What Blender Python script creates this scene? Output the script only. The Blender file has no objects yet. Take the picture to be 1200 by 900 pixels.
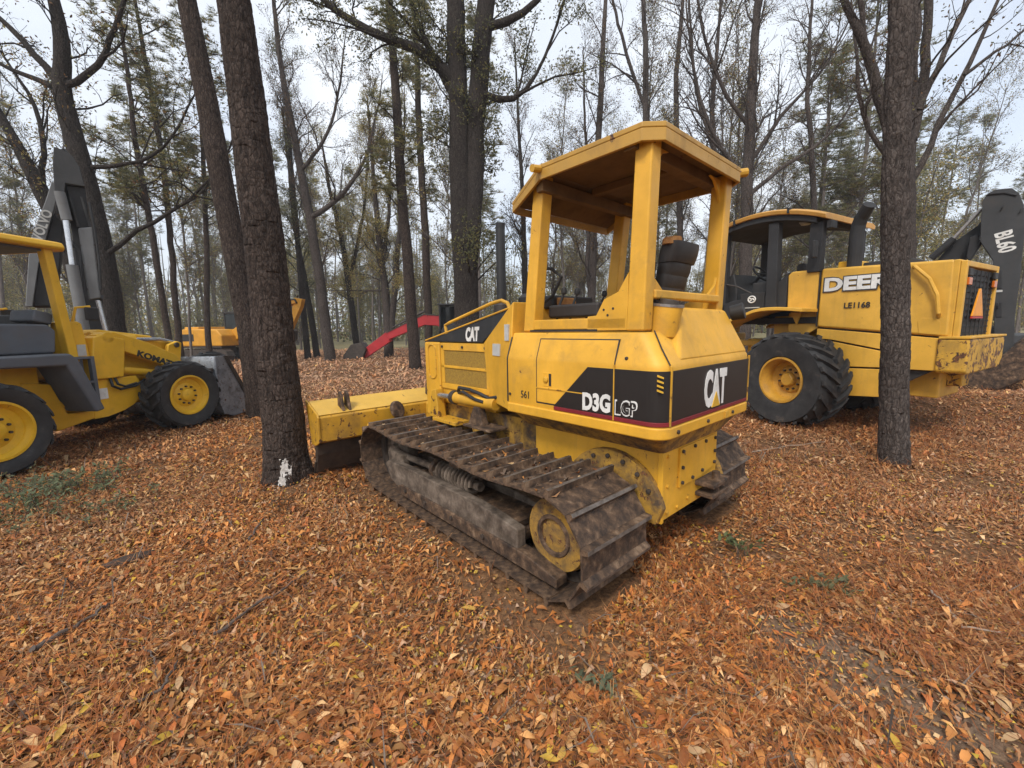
import bpy, bmesh, math, random
import numpy as np
from mathutils import Matrix, Vector
random.seed(7)
RNG = np.random.default_rng(11)
SC = bpy.context.scene
COL = SC.collection
rad = math.radians

# ------------------------------------------------------------------ camera
CAM_F, CAM_PITCH, CAM_ROLL, CAM_H = 485.8, rad(7.711), rad(-0.995), 1.631
cam_data = bpy.data.cameras.new('camera')
cam_data.sensor_width = 36.0
cam_data.lens = 36.0 * CAM_F / 1200.0
cam_data.clip_start = 0.05
cam_data.clip_end = 2000.0
cam = bpy.data.objects.new('camera', cam_data)
COL.objects.link(cam)
cam.matrix_world = (Matrix.Translation((0, 0, CAM_H)) @ Matrix.Rotation(rad(90) - CAM_PITCH, 4, 'X')
                    @ Matrix.Rotation(CAM_ROLL, 4, 'Z'))
SC.camera = cam

# ------------------------------------------------------------------ world, sun, exposure
SUN_EL, SUN_AZ = rad(48), rad(205)          # azimuth clockwise from +Y
world = bpy.data.worlds.new('World')
SC.world = world
world.use_nodes = True
wn = world.node_tree
wn.nodes.clear()
sky = wn.nodes.new('ShaderNodeTexSky')
sky.sky_type = 'NISHITA'
sky.sun_disc = False
sky.sun_elevation = SUN_EL
sky.sun_rotation = SUN_AZ
sky.air_density = 1.0
sky.dust_density = 3.0
sky.ozone_density = 1.0
wtc = wn.nodes.new('ShaderNodeTexCoord')
wno = wn.nodes.new('ShaderNodeTexNoise')
wno.inputs['Scale'].default_value = 2.2
wno.inputs['Detail'].default_value = 6
wrp = wn.nodes.new('ShaderNodeValToRGB')      # thin overcast: how much cloud covers the blue
wrp.color_ramp.elements[0].position = 0.36
wrp.color_ramp.elements[0].color = (0.60, 0.60, 0.60, 1)
wrp.color_ramp.elements[1].position = 0.60
wrp.color_ramp.elements[1].color = (0.97, 0.97, 0.97, 1)
wmx = wn.nodes.new('ShaderNodeMix')
wmx.data_type = 'RGBA'
wbg = wn.nodes.new('ShaderNodeBackground')
wbg.inputs['Strength'].default_value = 0.125
wout = wn.nodes.new('ShaderNodeOutputWorld')
L = wn.links.new
L(wtc.outputs['Generated'], wno.inputs['Vector'])
L(wno.outputs['Fac'], wrp.inputs['Fac'])
L(wrp.outputs['Color'], wmx.inputs['Factor'])
L(sky.outputs['Color'], wmx.inputs['A'])
wmx.inputs['B'].default_value = (4.75, 5.0, 5.35, 1)
L(wmx.outputs['Result'], wbg.inputs['Color'])
L(wbg.outputs['Background'], wout.inputs['Surface'])

sun_data = bpy.data.lights.new('sun', 'SUN')
sun_data.energy = 1.5
sun_data.angle = rad(14)
sun_data.color = (1.0, 0.955, 0.89)
sun = bpy.data.objects.new('sun', sun_data)
COL.objects.link(sun)
sd = Vector((math.sin(SUN_AZ) * math.cos(SUN_EL), math.cos(SUN_AZ) * math.cos(SUN_EL), math.sin(SUN_EL)))
sun.rotation_euler = sd.to_track_quat('Z', 'Y').to_euler()

SC.view_settings.view_transform = 'Standard'
SC.view_settings.look = 'None'
SC.view_settings.exposure = 0.86
SC.view_settings.gamma = 1.0
SC.view_settings.use_curve_mapping = False
SC.render.engine = 'CYCLES'
SC.cycles.max_bounces = 6
SC.cycles.diffuse_bounces = 3
SC.cycles.glossy_bounces = 3
SC.cycles.transparent_max_bounces = 6
SC.cycles.use_denoising = True

# ------------------------------------------------------------------ layout helpers (survey of the place)
def ray(u, v):
    a, b = u - 600.0, v - 450.0
    cr, sr = math.cos(CAM_ROLL), math.sin(CAM_ROLL)
    A, B = a * cr + b * sr, -a * sr + b * cr
    x, up = A / CAM_F, -B / CAM_F
    cp, sp = math.cos(CAM_PITCH), math.sin(CAM_PITCH)
    return Vector((x, cp + up * sp, -sp + up * cp))

def at(u, v, Y):
    d = ray(u, v)
    return Vector((0, 0, CAM_H)) + d * (Y / d.y)

def ground_at(u, v):
    d = ray(u, v)
    return Vector((0, 0, CAM_H)) + d * (-CAM_H / d.z)

# ------------------------------------------------------------------ numpy noise
def _h(ix, iy, iz, s):
    n = (ix * 374761393 + iy * 668265263 + iz * 2147483647 + s * 974634777) & 0xFFFFFFFF
    n = ((n ^ (n >> 13)) * 1274126177) & 0xFFFFFFFF
    return ((n ^ (n >> 16)) & 0xFFFF) / 65535.0

def vnoise(p, s=0):
    p = np.asarray(p, float)
    i = np.floor(p).astype(np.int64)
    f = p - i
    f = f * f * (3 - 2 * f)
    r = 0
    for dx in (0, 1):
        wx = f[..., 0] if dx else 1 - f[..., 0]
        for dy in (0, 1):
            wy = f[..., 1] if dy else 1 - f[..., 1]
            for dz in (0, 1):
                wz = f[..., 2] if dz else 1 - f[..., 2]
                r = r + wx * wy * wz * _h(i[..., 0] + dx, i[..., 1] + dy, i[..., 2] + dz, s)
    return r

def fbm(p, s=0, o=3):
    r, a, t = 0, 1.0, 0
    p = np.asarray(p, float)
    for k in range(o):
        r = r + a * vnoise(p * 2 ** k, s + k)
        t += a
        a *= 0.5
    return r / t

def sstep(a, b, x):
    t = np.clip((x - a) / (b - a), 0, 1)
    return t * t * (3 - 2 * t)

def terrain(x, y):
    x = np.asarray(x, float)
    y = np.asarray(y, float)
    p = np.stack([x, y, np.zeros_like(x)], -1)
    r = np.hypot(x, y)
    h = (fbm(p * 0.9, 3, 3) - 0.5) * 0.07 + (fbm(p * 3.1, 8, 2) - 0.5) * 0.022
    # nearly level where the machines stand
    lv = np.exp(-(((x - 0.0) / 2.6) ** 2 + ((y - 4.3) / 1.9) ** 2))
    h = h * (1 - 0.75 * np.clip(lv, 0, 1))
    # low spoil bank on the right behind the loader, gentle rise of the far wood
    bank = np.exp(-(((x - 8.4) / 2.3) ** 2 + ((y - 7.3) / 0.75) ** 2)) * 0.30
    bank = bank + np.exp(-(((x - 12.5) / 3.5) ** 2 + ((y - 10.5) / 2.5) ** 2)) * 0.45
    for (cx, cy) in ((-2.47, 4.36), (-4.92, 7.8), (4.27, 4.5)):
        h = h + 0.055 * np.exp(-(((x - cx) ** 2 + (y - cy) ** 2) / 0.16))
    far = sstep(30, 120, r) * (fbm(p * 0.02, 5, 2) - 0.45) * 3.0
    return h + bank + far

def tz(x, y):
    return float(terrain(np.array([x]), np.array([y]))[0])

# ------------------------------------------------------------------ materials
def _mix(nt, fac, a, b, mode='MIX'):
    m = nt.nodes.new('ShaderNodeMix')
    m.data_type = 'RGBA'
    m.blend_type = mode
    for sock, val in (('Factor', fac), ('A', a), ('B', b)):
        if isinstance(val, (float, int)):
            m.inputs[sock].default_value = val
        elif isinstance(val, tuple):
            m.inputs[sock].default_value = (*val[:3], 1)
        else:
            nt.links.new(val, m.inputs[sock])
    return m.outputs['Result']

def _noise(nt, vec, scale, detail=4, rough=0.6, dist=0.0):
    n = nt.nodes.new('ShaderNodeTexNoise')
    n.inputs['Scale'].default_value = scale
    n.inputs['Detail'].default_value = detail
    n.inputs['Roughness'].default_value = rough
    n.inputs['Distortion'].default_value = dist
    if vec is not None:
        nt.links.new(vec, n.inputs['Vector'])
    return n.outputs['Fac']

def _ramp(nt, fac, stops):
    r = nt.nodes.new('ShaderNodeValToRGB')
    el = r.color_ramp.elements
    while len(el) < len(stops):
        el.new(0.5)
    for e, (p, c) in zip(el, stops):
        e.position = p
        e.color = (*c, 1) if isinstance(c, tuple) else (c, c, c, 1)
    nt.links.new(fac, r.inputs['Fac'])
    return r.outputs['Color']

def _base(name):
    m = bpy.data.materials.new(name)
    m.use_nodes = True
    nt = m.node_tree
    bs = nt.nodes['Principled BSDF']
    tc = nt.nodes.new('ShaderNodeTexCoord')
    return m, nt, bs, tc.outputs['Object']

def _vmap(nt, vec, scale):
    mp = nt.nodes.new('ShaderNodeMapping')
    mp.inputs['Scale'].default_value = scale
    nt.links.new(vec, mp.inputs['Vector'])
    return mp.outputs['Vector']

def _bump(nt, bs, h, strength, dist):
    b = nt.nodes.new('ShaderNodeBump')
    b.inputs['Strength'].default_value = strength
    b.inputs['Distance'].default_value = dist
    nt.links.new(h, b.inputs['Height'])
    nt.links.new(b.outputs['Normal'], bs.inputs['Normal'])

def paint(name, col, dirt=(0.16, 0.105, 0.06), amount=0.5, rust=0.0, rough=0.42, metal=0.0, scale=3.0, streak=0.35, fade=0.14):
    """weathered coat: faded patches, run-off streaks, dirt film and rust chips with shapes of their own"""
    m, nt, bs, v = _base(name)
    c2 = tuple(min(1, x * (1 + fade) + 0.03 * fade) for x in col)
    c0 = tuple(x * (1 - fade) for x in col)
    c = _ramp(nt, _noise(nt, v, scale * 0.8, 5), [(0.3, c0), (0.5, col), (0.72, c2)])
    st = _noise(nt, _vmap(nt, v, (14, 14, 1.1)), 1.0, 3, 0.6)
    c = _mix(nt, _ramp(nt, st, [(0.52, 0.0), (0.78, streak)]), c, tuple(0.55 * x + 0.45 * d for x, d in zip(col, dirt)))
    dn = _noise(nt, v, scale, 8, 0.68, 0.3)
    c = _mix(nt, _ramp(nt, dn, [(0.62 - 0.2 * amount, 0.0), (0.86 - 0.2 * amount, min(1, 0.35 + 0.6 * amount))]), c, dirt)
    sc_ = _noise(nt, _vmap(nt, v, (1, 1, 1)), scale * 9, 6, 0.75, 0.2)
    c = _mix(nt, _ramp(nt, sc_, [(0.58, 0.0), (0.74, 0.30 * min(1, 0.4 + amount))]), c, tuple(0.35 * x + 0.65 * d for x, d in zip(col, dirt)))
    ru = None
    if rust > 0:
        rn = _noise(nt, v, scale * 4.5, 7, 0.66, 0.5)
        ru = _ramp(nt, rn, [(0.70 - 0.22 * rust, 0.0), (0.735 - 0.22 * rust, 1.0)])
        rc = _ramp(nt, _noise(nt, v, scale * 14, 3), [(0.35, (0.045, 0.022, 0.014)), (0.65, (0.17, 0.065, 0.022))])
        c = _mix(nt, ru, c, rc)
    nt.links.new(c, bs.inputs['Base Color'])
    bs.inputs['Metallic'].default_value = metal
    rr = _ramp(nt, dn, [(0.35, rough), (0.75, min(1, rough + 0.3))])
    nt.links.new(rr, bs.inputs['Roughness'])
    _bump(nt, bs, _noise(nt, v, scale * 20, 4), 0.12, 0.004)
    return m

def rough_mat(name, stops, scale=8, rough=0.85, bump=0.5, bdist=0.01, bscale=None, vec=(1, 1, 1), metal=0.0):
    m, nt, bs, v = _base(name)
    vv = _vmap(nt, v, vec)
    n = _noise(nt, vv, scale, 8, 0.65, 0.2)
    nt.links.new(_ramp(nt, n, stops), bs.inputs['Base Color'])
    bs.inputs['Roughness'].default_value = rough
    bs.inputs['Metallic'].default_value = metal
    _bump(nt, bs, _noise(nt, vv, bscale or scale * 2.5, 6, 0.7), bump, bdist)
    return m

def bark_mat(name, dark, mid, light, scale=1.0):
    """furrowed bark: ragged upright plates, scaly flakes, lighter rubbed edges"""
    m, nt, bs, v = _base(name)
    wn_ = nt.nodes.new('ShaderNodeTexNoise')
    wn_.inputs['Scale'].default_value = 5.0
    wn_.inputs['Detail'].default_value = 4
    nt.links.new(v, wn_.inputs['Vector'])
    wv = _mix(nt, 0.07, v, wn_.outputs['Color'], 'ADD')
    fur = _noise(nt, _vmap(nt, wv, (38 * scale, 38 * scale, 7.5 * scale)), 1.0, 7, 0.66, 0.15)
    flake = _noise(nt, _vmap(nt, wv, (46, 46, 20)), 1.5, 7, 0.72, 0.8)
    c = _ramp(nt, flake, [(0.30, mid), (0.52, tuple(0.6 * a + 0.4 * b for a, b in zip(mid, light))), (0.72, light)])
    vo = nt.nodes.new('ShaderNodeTexVoronoi')
    vo.feature = 'DISTANCE_TO_EDGE'
    vo.inputs['Scale'].default_value = 1.0
    vo.inputs['Randomness'].default_value = 1.0
    nt.links.new(_vmap(nt, wv, (30 * scale, 30 * scale, 12 * scale)), vo.inputs['Vector'])
    vc = nt.nodes.new('ShaderNodeTexVoronoi')
    vc.inputs['Scale'].default_value = 1.0
    nt.links.new(_vmap(nt, wv, (30 * scale, 30 * scale, 12 * scale)), vc.inputs['Vector'])
    sv = nt.nodes.new('ShaderNodeSeparateColor')
    nt.links.new(vc.outputs['Color'], sv.inputs['Color'])
    c = _mix(nt, _ramp(nt, sv.outputs['Red'], [(0.2, 0.55), (0.8, 0.0)]), c, mid)      # plates differ in tone
    c = _mix(nt, _ramp(nt, fur, [(0.36, 0.92), (0.52, 0.0)]), c, dark)
    c = _mix(nt, _ramp(nt, vo.outputs['Distance'], [(0.02, 0.6), (0.16, 0.0)]), c, dark)
    spk = _noise(nt, _vmap(nt, v, (90, 90, 45)), 1.6, 5, 0.7)
    c = _mix(nt, _ramp(nt, spk, [(0.60, 0.0), (0.70, 0.75)]), c, tuple(min(1, 1.9 * x) for x in light))
    big = _noise(nt, v, 0.9, 5)
    c = _mix(nt, _ramp(nt, big, [(0.42, 0.0), (0.75, 0.55)]), c, dark)
    nt.links.new(c, bs.inputs['Base Color'])
    bs.inputs['Roughness'].default_value = 0.95
    bs.inputs['Specular IOR Level'].default_value = 0.15
    hgt = nt.nodes.new('ShaderNodeMath')
    hgt.operation = 'MULTIPLY_ADD'
    nt.links.new(flake, hgt.inputs[0])
    hgt.inputs[1].default_value = 0.5
    both = _mix(nt, 1.0, _ramp(nt, fur, [(0.34, 0.0), (0.58, 1.0)]), _ramp(nt, vo.outputs['Distance'], [(0.0, 0.25), (0.20, 1.0)]), 'MULTIPLY')
    nt.links.new(both, hgt.inputs[2])
    _bump(nt, bs, hgt.outputs['Value'], 0.85, 0.016)
    return m

def leaf_mat(name, trans=0.3, rough=0.6):
    """colour of each leaf comes with the leaf"""
    m, nt, bs, v = _base(name)
    a = nt.nodes.new('ShaderNodeAttribute')
    a.attribute_name = 'Col'
    nt.links.new(a.outputs['Color'], bs.inputs['Base Color'])
    bs.inputs['Roughness'].default_value = rough
    bs.inputs['Specular IOR Level'].default_value = 0.3
    if trans > 0:
        tr = nt.nodes.new('ShaderNodeBsdfTranslucent')
        nt.links.new(a.outputs['Color'], tr.inputs['Color'])
        mx = nt.nodes.new('ShaderNodeMixShader')
        mx.inputs['Fac'].default_value = trans
        out = nt.nodes['Material Output']
        nt.links.new(bs.outputs['BSDF'], mx.inputs[1])
        nt.links.new(tr.outputs['BSDF'], mx.inputs[2])
        nt.links.new(mx.outputs['Shader'], out.inputs['Surface'])
    return m

def plain(name, col, rough=0.5, metal=0.0):
    m, nt, bs, v = _base(name)
    c = _ramp(nt, _noise(nt, v, 9, 5), [(0.3, tuple(x * 0.85 for x in col)), (0.7, tuple(min(1, x * 1.12) for x in col))])
    nt.links.new(c, bs.inputs['Base Color'])
    bs.inputs['Roughness'].default_value = rough
    bs.inputs['Metallic'].default_value = metal
    return m

M = {}
M['cat'] = paint('dozer_yellow', (0.67, 0.350, 0.027), dirt=(0.26, 0.165, 0.06), amount=0.42, rust=0.20, streak=0.5, fade=0.2)
M['cat_muddy'] = paint('dozer_yellow_muddy', (0.44, 0.24, 0.03), dirt=(0.075, 0.050, 0.033), amount=1.15, rust=0.6, streak=0.5, rough=0.8, scale=6.0)
M['blade_shade'] = rough_mat('blade_painted_shade', [(0.3, (0.02, 0.014, 0.010)), (0.7, (0.075, 0.048, 0.032))], 7, 0.8, 0.5, 0.01)  # shadow beneath the blade's back sheet, painted as a near-black colour
M['cat_worn'] = paint('dozer_yellow_worn', (0.58, 0.31, 0.025), dirt=(0.11, 0.065, 0.035), amount=0.6, rust=0.52, streak=0.5)
M['cat_top'] = paint('dozer_yellow_pale', (0.62, 0.37, 0.06), dirt=(0.30, 0.20, 0.10), amount=0.4, rust=0.18, streak=0.1)  # paler yellow with little rust, for the blade's top sheet
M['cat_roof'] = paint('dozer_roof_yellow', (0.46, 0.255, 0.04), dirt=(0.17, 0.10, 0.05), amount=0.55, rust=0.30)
M['grille'] = rough_mat('dozer_grille_mesh', [(0.3, (0.20, 0.115, 0.02)), (0.7, (0.42, 0.25, 0.03))], 60, 0.7, 0.9, 0.006, 160)
M['black_decal'] = plain('black_decal', (0.016, 0.013, 0.012), 0.42)
M['hood_black'] = paint('hood_black', (0.020, 0.021, 0.023), dirt=(0.10, 0.09, 0.085), amount=0.25, rough=0.3)
M['red_decal'] = plain('red_decal', (0.20, 0.016, 0.022), 0.45)
M['white'] = paint('white_lettering', (0.70, 0.69, 0.66), dirt=(0.34, 0.29, 0.22), amount=0.45, rough=0.55, scale=7.0)
M['grey_white'] = plain('faded_sticker', (0.47, 0.47, 0.45), 0.6)
M['dark_ink'] = plain('dark_stencil', (0.025, 0.022, 0.02), 0.6)
M['gold'] = plain('logo_yellow', (0.62, 0.36, 0.03), 0.5)
M['mud_steel'] = rough_mat('muddy_track_steel', [(0.32, (0.016, 0.010, 0.007)), (0.46, (0.055, 0.032, 0.019)), (0.57, (0.120, 0.071, 0.040)), (0.70, (0.26, 0.175, 0.11))], 13, 0.75, 0.7, 0.012, 28)
M['mud_grey'] = rough_mat('dried_mud_frame', [(0.28, (0.025, 0.017, 0.012)), (0.44, (0.075, 0.054, 0.038)), (0.58, (0.145, 0.110, 0.082)), (0.74, (0.25, 0.20, 0.155))], 9, 0.9, 0.6, 0.012, 24)
M['dark_steel'] = rough_mat('dark_greasy_steel', [(0.3, (0.018, 0.014, 0.012)), (0.7, (0.07, 0.052, 0.04))], 9, 0.6, 0.4, 0.006, 30)
M['polished'] = rough_mat('worn_bright_steel', [(0.3, (0.22, 0.20, 0.19)), (0.7, (0.42, 0.40, 0.38))], 14, 0.4, 0.2, 0.003, 40, metal=0.6)
M['worn_edge'] = rough_mat('rubbed_grouser_edge', [(0.3, (0.055, 0.040, 0.030)), (0.6, (0.17, 0.145, 0.125))], 16, 0.55, 0.3, 0.004, 40, metal=0.25)
M['chrome'] = plain('cylinder_rod', (0.62, 0.63, 0.65), 0.22, 0.9)
M['rubber'] = rough_mat('tyre_rubber', [(0.3, (0.012, 0.012, 0.013)), (0.58, (0.034, 0.033, 0.033)), (0.74, (0.105, 0.088, 0.070))], 6, 0.72, 0.35, 0.006, 40)
M['hose'] = plain('rubber_hose', (0.018, 0.018, 0.019), 0.5)
M['black_plastic'] = paint('black_plastic', (0.020, 0.019, 0.019), dirt=(0.09, 0.07, 0.055), amount=0.3, rough=0.5)
M['seat_vinyl'] = paint('cracked_vinyl', (0.022, 0.019, 0.018), dirt=(0.07, 0.05, 0.04), amount=0.35, rough=0.45)
M['foam'] = rough_mat('torn_foam', [(0.3, (0.25, 0.10, 0.03)), (0.7, (0.48, 0.24, 0.08))], 14, 0.95, 0.8, 0.02)
M['kom'] = paint('backhoe_yellow', (0.72, 0.40, 0.016), amount=0.2, rust=0.10, streak=0.2)
M['kom_rim'] = paint('rim_yellow', (0.72, 0.42, 0.018), dirt=(0.22, 0.14, 0.06), amount=0.42, rust=0.1, streak=0.1, scale=5.0)
M['kom_grey'] = paint('backhoe_grey', (0.095, 0.104, 0.120), dirt=(0.14, 0.11, 0.085), amount=0.3, rough=0.55)
M['steel_blue'] = paint('worn_bucket_steel', (0.30, 0.33, 0.37), dirt=(0.06, 0.052, 0.045), amount=0.75, rust=0.45, rough=0.38, metal=0.5, scale=5.0, streak=0.6)
M['under_roof'] = paint('brown_roof_underside', (0.17, 0.095, 0.035), dirt=(0.05, 0.033, 0.022), amount=0.7, rust=0.3, rough=0.8)  # darker, browner coat for the underside of the canopy roof
M['boom_grey'] = paint('boom_grey', (0.040, 0.041, 0.043), dirt=(0.085, 0.072, 0.060), amount=0.4, rough=0.75)
M['boom_dark'] = paint('boom_dark', (0.022, 0.022, 0.024), dirt=(0.06, 0.050, 0.041), amount=0.35, rough=0.75)
M['arm_light'] = paint('arm_light_grey', (0.15, 0.155, 0.16), dirt=(0.10, 0.085, 0.07), amount=0.4, rough=0.7)
M['deere'] = paint('loader_yellow', (0.65, 0.357, 0.042), amount=0.26, rust=0.10, streak=0.4, fade=0.18)
M['deere_worn'] = paint('loader_yellow_chipped', (0.60, 0.335, 0.035), dirt=(0.10, 0.07, 0.04), amount=0.55, rust=0.80, streak=0.5, scale=2.2)
M['deere_rim'] = paint('loader_rim', (0.52, 0.27, 0.03), dirt=(0.17, 0.09, 0.035), amount=0.7, rust=0.2)
M['deere_roof'] = paint('loader_roof', (0.56, 0.29, 0.06), dirt=(0.25, 0.16, 0.09), amount=0.35, rust=0.15)
M['orange'] = paint('excavator_orange', (0.62, 0.29, 0.018), amount=0.25, rust=0.12)
M['red'] = paint('excavator_red', (0.42, 0.018, 0.024), dirt=(0.12, 0.05, 0.04), amount=0.3, rust=0.12)
M['amber'] = plain('amber_lens', (0.55, 0.13, 0.01), 0.25)
M['smv'] = plain('slow_vehicle_orange', (0.80, 0.30, 0.01), 0.4)
M['smv_red'] = plain('slow_vehicle_red', (0.45, 0.03, 0.02), 0.4)
M['soil'] = None

# ------------------------------------------------------------------ mesh builder
class MB:
    def __init__(s):
        s.v, s.f = [], []
    def _add(s, vs, fs):
        o = len(s.v)
        s.v += [tuple(p) for p in vs]
        s.f += [tuple(o + i for i in f) for f in fs]
        return s
    def box(s, x0, x1, y0, y1, z0, z1, rot=None, piv=None):
        vs = [Vector((x, y, z)) for x in (x0, x1) for y in (y0, y1) for z in (z0, z1)]
        if rot is not None:
            c = Vector(piv) if piv else Vector(((x0 + x1) / 2, (y0 + y1) / 2, (z0 + z1) / 2))
            vs = [c + rot @ (p - c) for p in vs]
        return s._add(vs, [(0, 1, 3, 2), (4, 6, 7, 5), (0, 4, 5, 1), (2, 3, 7, 6), (0, 2, 6, 4), (1, 5, 7, 3)])
    def hexa(s, a, b):
        """solid between quads a (4 pts) and b (4 pts)"""
        return s._add(list(a) + list(b), [(3, 2, 1, 0), (4, 5, 6, 7)] + [(i, (i + 1) % 4, 4 + (i + 1) % 4, 4 + i) for i in range(4)])
    def prism(s, pts, a0, a1, axis='y', shift=None):
        """polygon pts extruded along axis; pts are (x,z) for y, (y,z) for x, (x,y) for z"""
        def mk(p, a, q):
            if axis == 'y': return (p[0], a, p[1])
            if axis == 'x': return (a, p[0], p[1])
            return (p[0], p[1], a)
        n = len(pts)
        q = shift or pts
        vs = [mk(p, a0, 0) for p in pts] + [mk(p, a1, 1) for p in q]
        return s._add(vs, [tuple(range(n))[::-1], tuple(range(n, 2 * n))] + [(i, (i + 1) % n, n + (i + 1) % n, n + i) for i in range(n)])
    def loft(s, rings, cap=True, close=True):
        n = len(rings[0])
        vs = [p for r in rings for p in r]
        fs = []
        for k in range(len(rings) - 1):
            for i in range(n if close else n - 1):
                j = (i + 1) % n
                fs.append((k * n + i, k * n + j, (k + 1) * n + j, (k + 1) * n + i))
        if cap:
            fs.append(tuple(range(n))[::-1])
            fs.append(tuple(range((len(rings) - 1) * n, len(rings) * n)))
        return s._add(vs, fs)
    def tube(s, pts, r, n=10, cap=True):
        pts = [Vector(p) for p in pts]
        rs = r if isinstance(r, (list, tuple)) else [r] * len(pts)
        rings, up = [], None
        for i, p in enumerate(pts):
            t = (pts[min(i + 1, len(pts) - 1)] - pts[max(i - 1, 0)]).normalized()
            if up is None:
                up = Vector((0, 0, 1)) if abs(t.z) < 0.9 else Vector((1, 0, 0))
            a = t.cross(up).normalized()
            up = a.cross(t).normalized()
            rings.append([p + rs[i] * (math.cos(2 * math.pi * k / n) * a + math.sin(2 * math.pi * k / n) * up) for k in range(n)])
        return s.loft(rings, cap)
    def lathe(s, prof, c, axis='y', n=40, cap=True):
        """prof: (radius, along-axis) pairs around centre c"""
        rings = []
        for (r, a) in prof:
            ring = []
            for k in range(n):
                t = 2 * math.pi * k / n
                q, w = r * math.cos(t), r * math.sin(t)
                if axis == 'y': ring.append((c[0] + q, c[1] + a, c[2] + w))
                elif axis == 'x': ring.append((c[0] + a, c[1] + q, c[2] + w))
                else: ring.append((c[0] + q, c[1] + w, c[2] + a))
            rings.append(ring)
        return s.loft(rings, cap and (prof[0][0] > 1e-6 or prof[-1][0] > 1e-6))
    def mesh(s, name):
        me = bpy.data.meshes.new(name)
        me.from_pydata(s.v, [], s.f)
        bm = bmesh.new()
        bm.from_mesh(me)
        bmesh.ops.recalc_face_normals(bm, faces=bm.faces)
        bm.to_mesh(me)
        bm.free()
        return me
    def build(s, name, mat, parent=None, bevel=0.0, smooth=False, seg=2):
        me = s.mesh(name)
        return link(name, me, mat, parent, bevel, smooth, seg)

def link(name, me, mat, parent=None, bevel=0.0, smooth=False, seg=2):
    if isinstance(mat, str):
        mat = M[mat]
    if mat is not None and not me.materials:
        me.materials.append(mat)
    o = bpy.data.objects.new(name, me)
    COL.objects.link(o)
    if parent is not None:
        o.parent = parent
    if smooth or bevel:
        me.polygons.foreach_set('use_smooth', [True] * len(me.polygons))
        me.set_sharp_from_angle(angle=rad(38))
    if bevel:
        b = o.modifiers.new('bevel', 'BEVEL')
        b.width = bevel
        b.segments = seg
        b.limit_method = 'ANGLE'
        b.angle_limit = rad(35)
        b.harden_normals = True
    return o

def thing(name, label, cat, loc=(0, 0, 0), rz=0.0, group=None):
    o = bpy.data.objects.new(name, None)
    COL.objects.link(o)
    o.empty_display_size = 0.2
    o.location = loc
    o.rotation_euler = (0, 0, rz)
    o['label'], o['category'] = label, cat
    if group:
        o['group'] = group
    return o

def tag(o, label, cat, group=None):
    o['label'], o['category'] = label, cat
    if group:
        o['group'] = group
    return o

def lettering(text, mat, parent, origin, xdir, ydir, height, width=None, bold=0.0, name='lettering', shear=0.0, proud=0.003, fillet=None):
    """flat lettering as a thin mesh; origin = lower left corner, xdir = reading direction, ydir = up"""
    cu = bpy.data.curves.new('t', 'FONT')
    cu.body = text
    cu.size = 1.0
    cu.offset = bold
    cu.shear = shear
    cu.extrude = 0.02
    cu.resolution_u = 3
    to = bpy.data.objects.new('t', cu)
    COL.objects.link(to)
    dg = bpy.context.evaluated_depsgraph_get()
    me = bpy.data.meshes.new_from_object(to.evaluated_get(dg))
    bpy.data.objects.remove(to)
    bpy.data.curves.remove(cu)
    co = np.empty(len(me.vertices) * 3)
    me.vertices.foreach_get('co', co)
    co = co.reshape(-1, 3)
    lo, hi = co.min(0), co.max(0)
    sy = height / (hi[1] - lo[1])
    sx = sy if width is None else width / (hi[0] - lo[0])
    X, Y = Vector(xdir).normalized(), Vector(ydir).normalized()
    Nn = X.cross(Y).normalized()
    out = np.array(origin) + np.outer((co[:, 0] - lo[0]) * sx, X) + np.outer((co[:, 1] - lo[1]) * sy, Y) + np.outer((co[:, 2] - lo[2]) / 0.04 * proud, Nn)
    me.vertices.foreach_set('co', out.ravel())
    me.update()
    me.materials.clear()
    return link(name, me, mat, parent)
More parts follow.
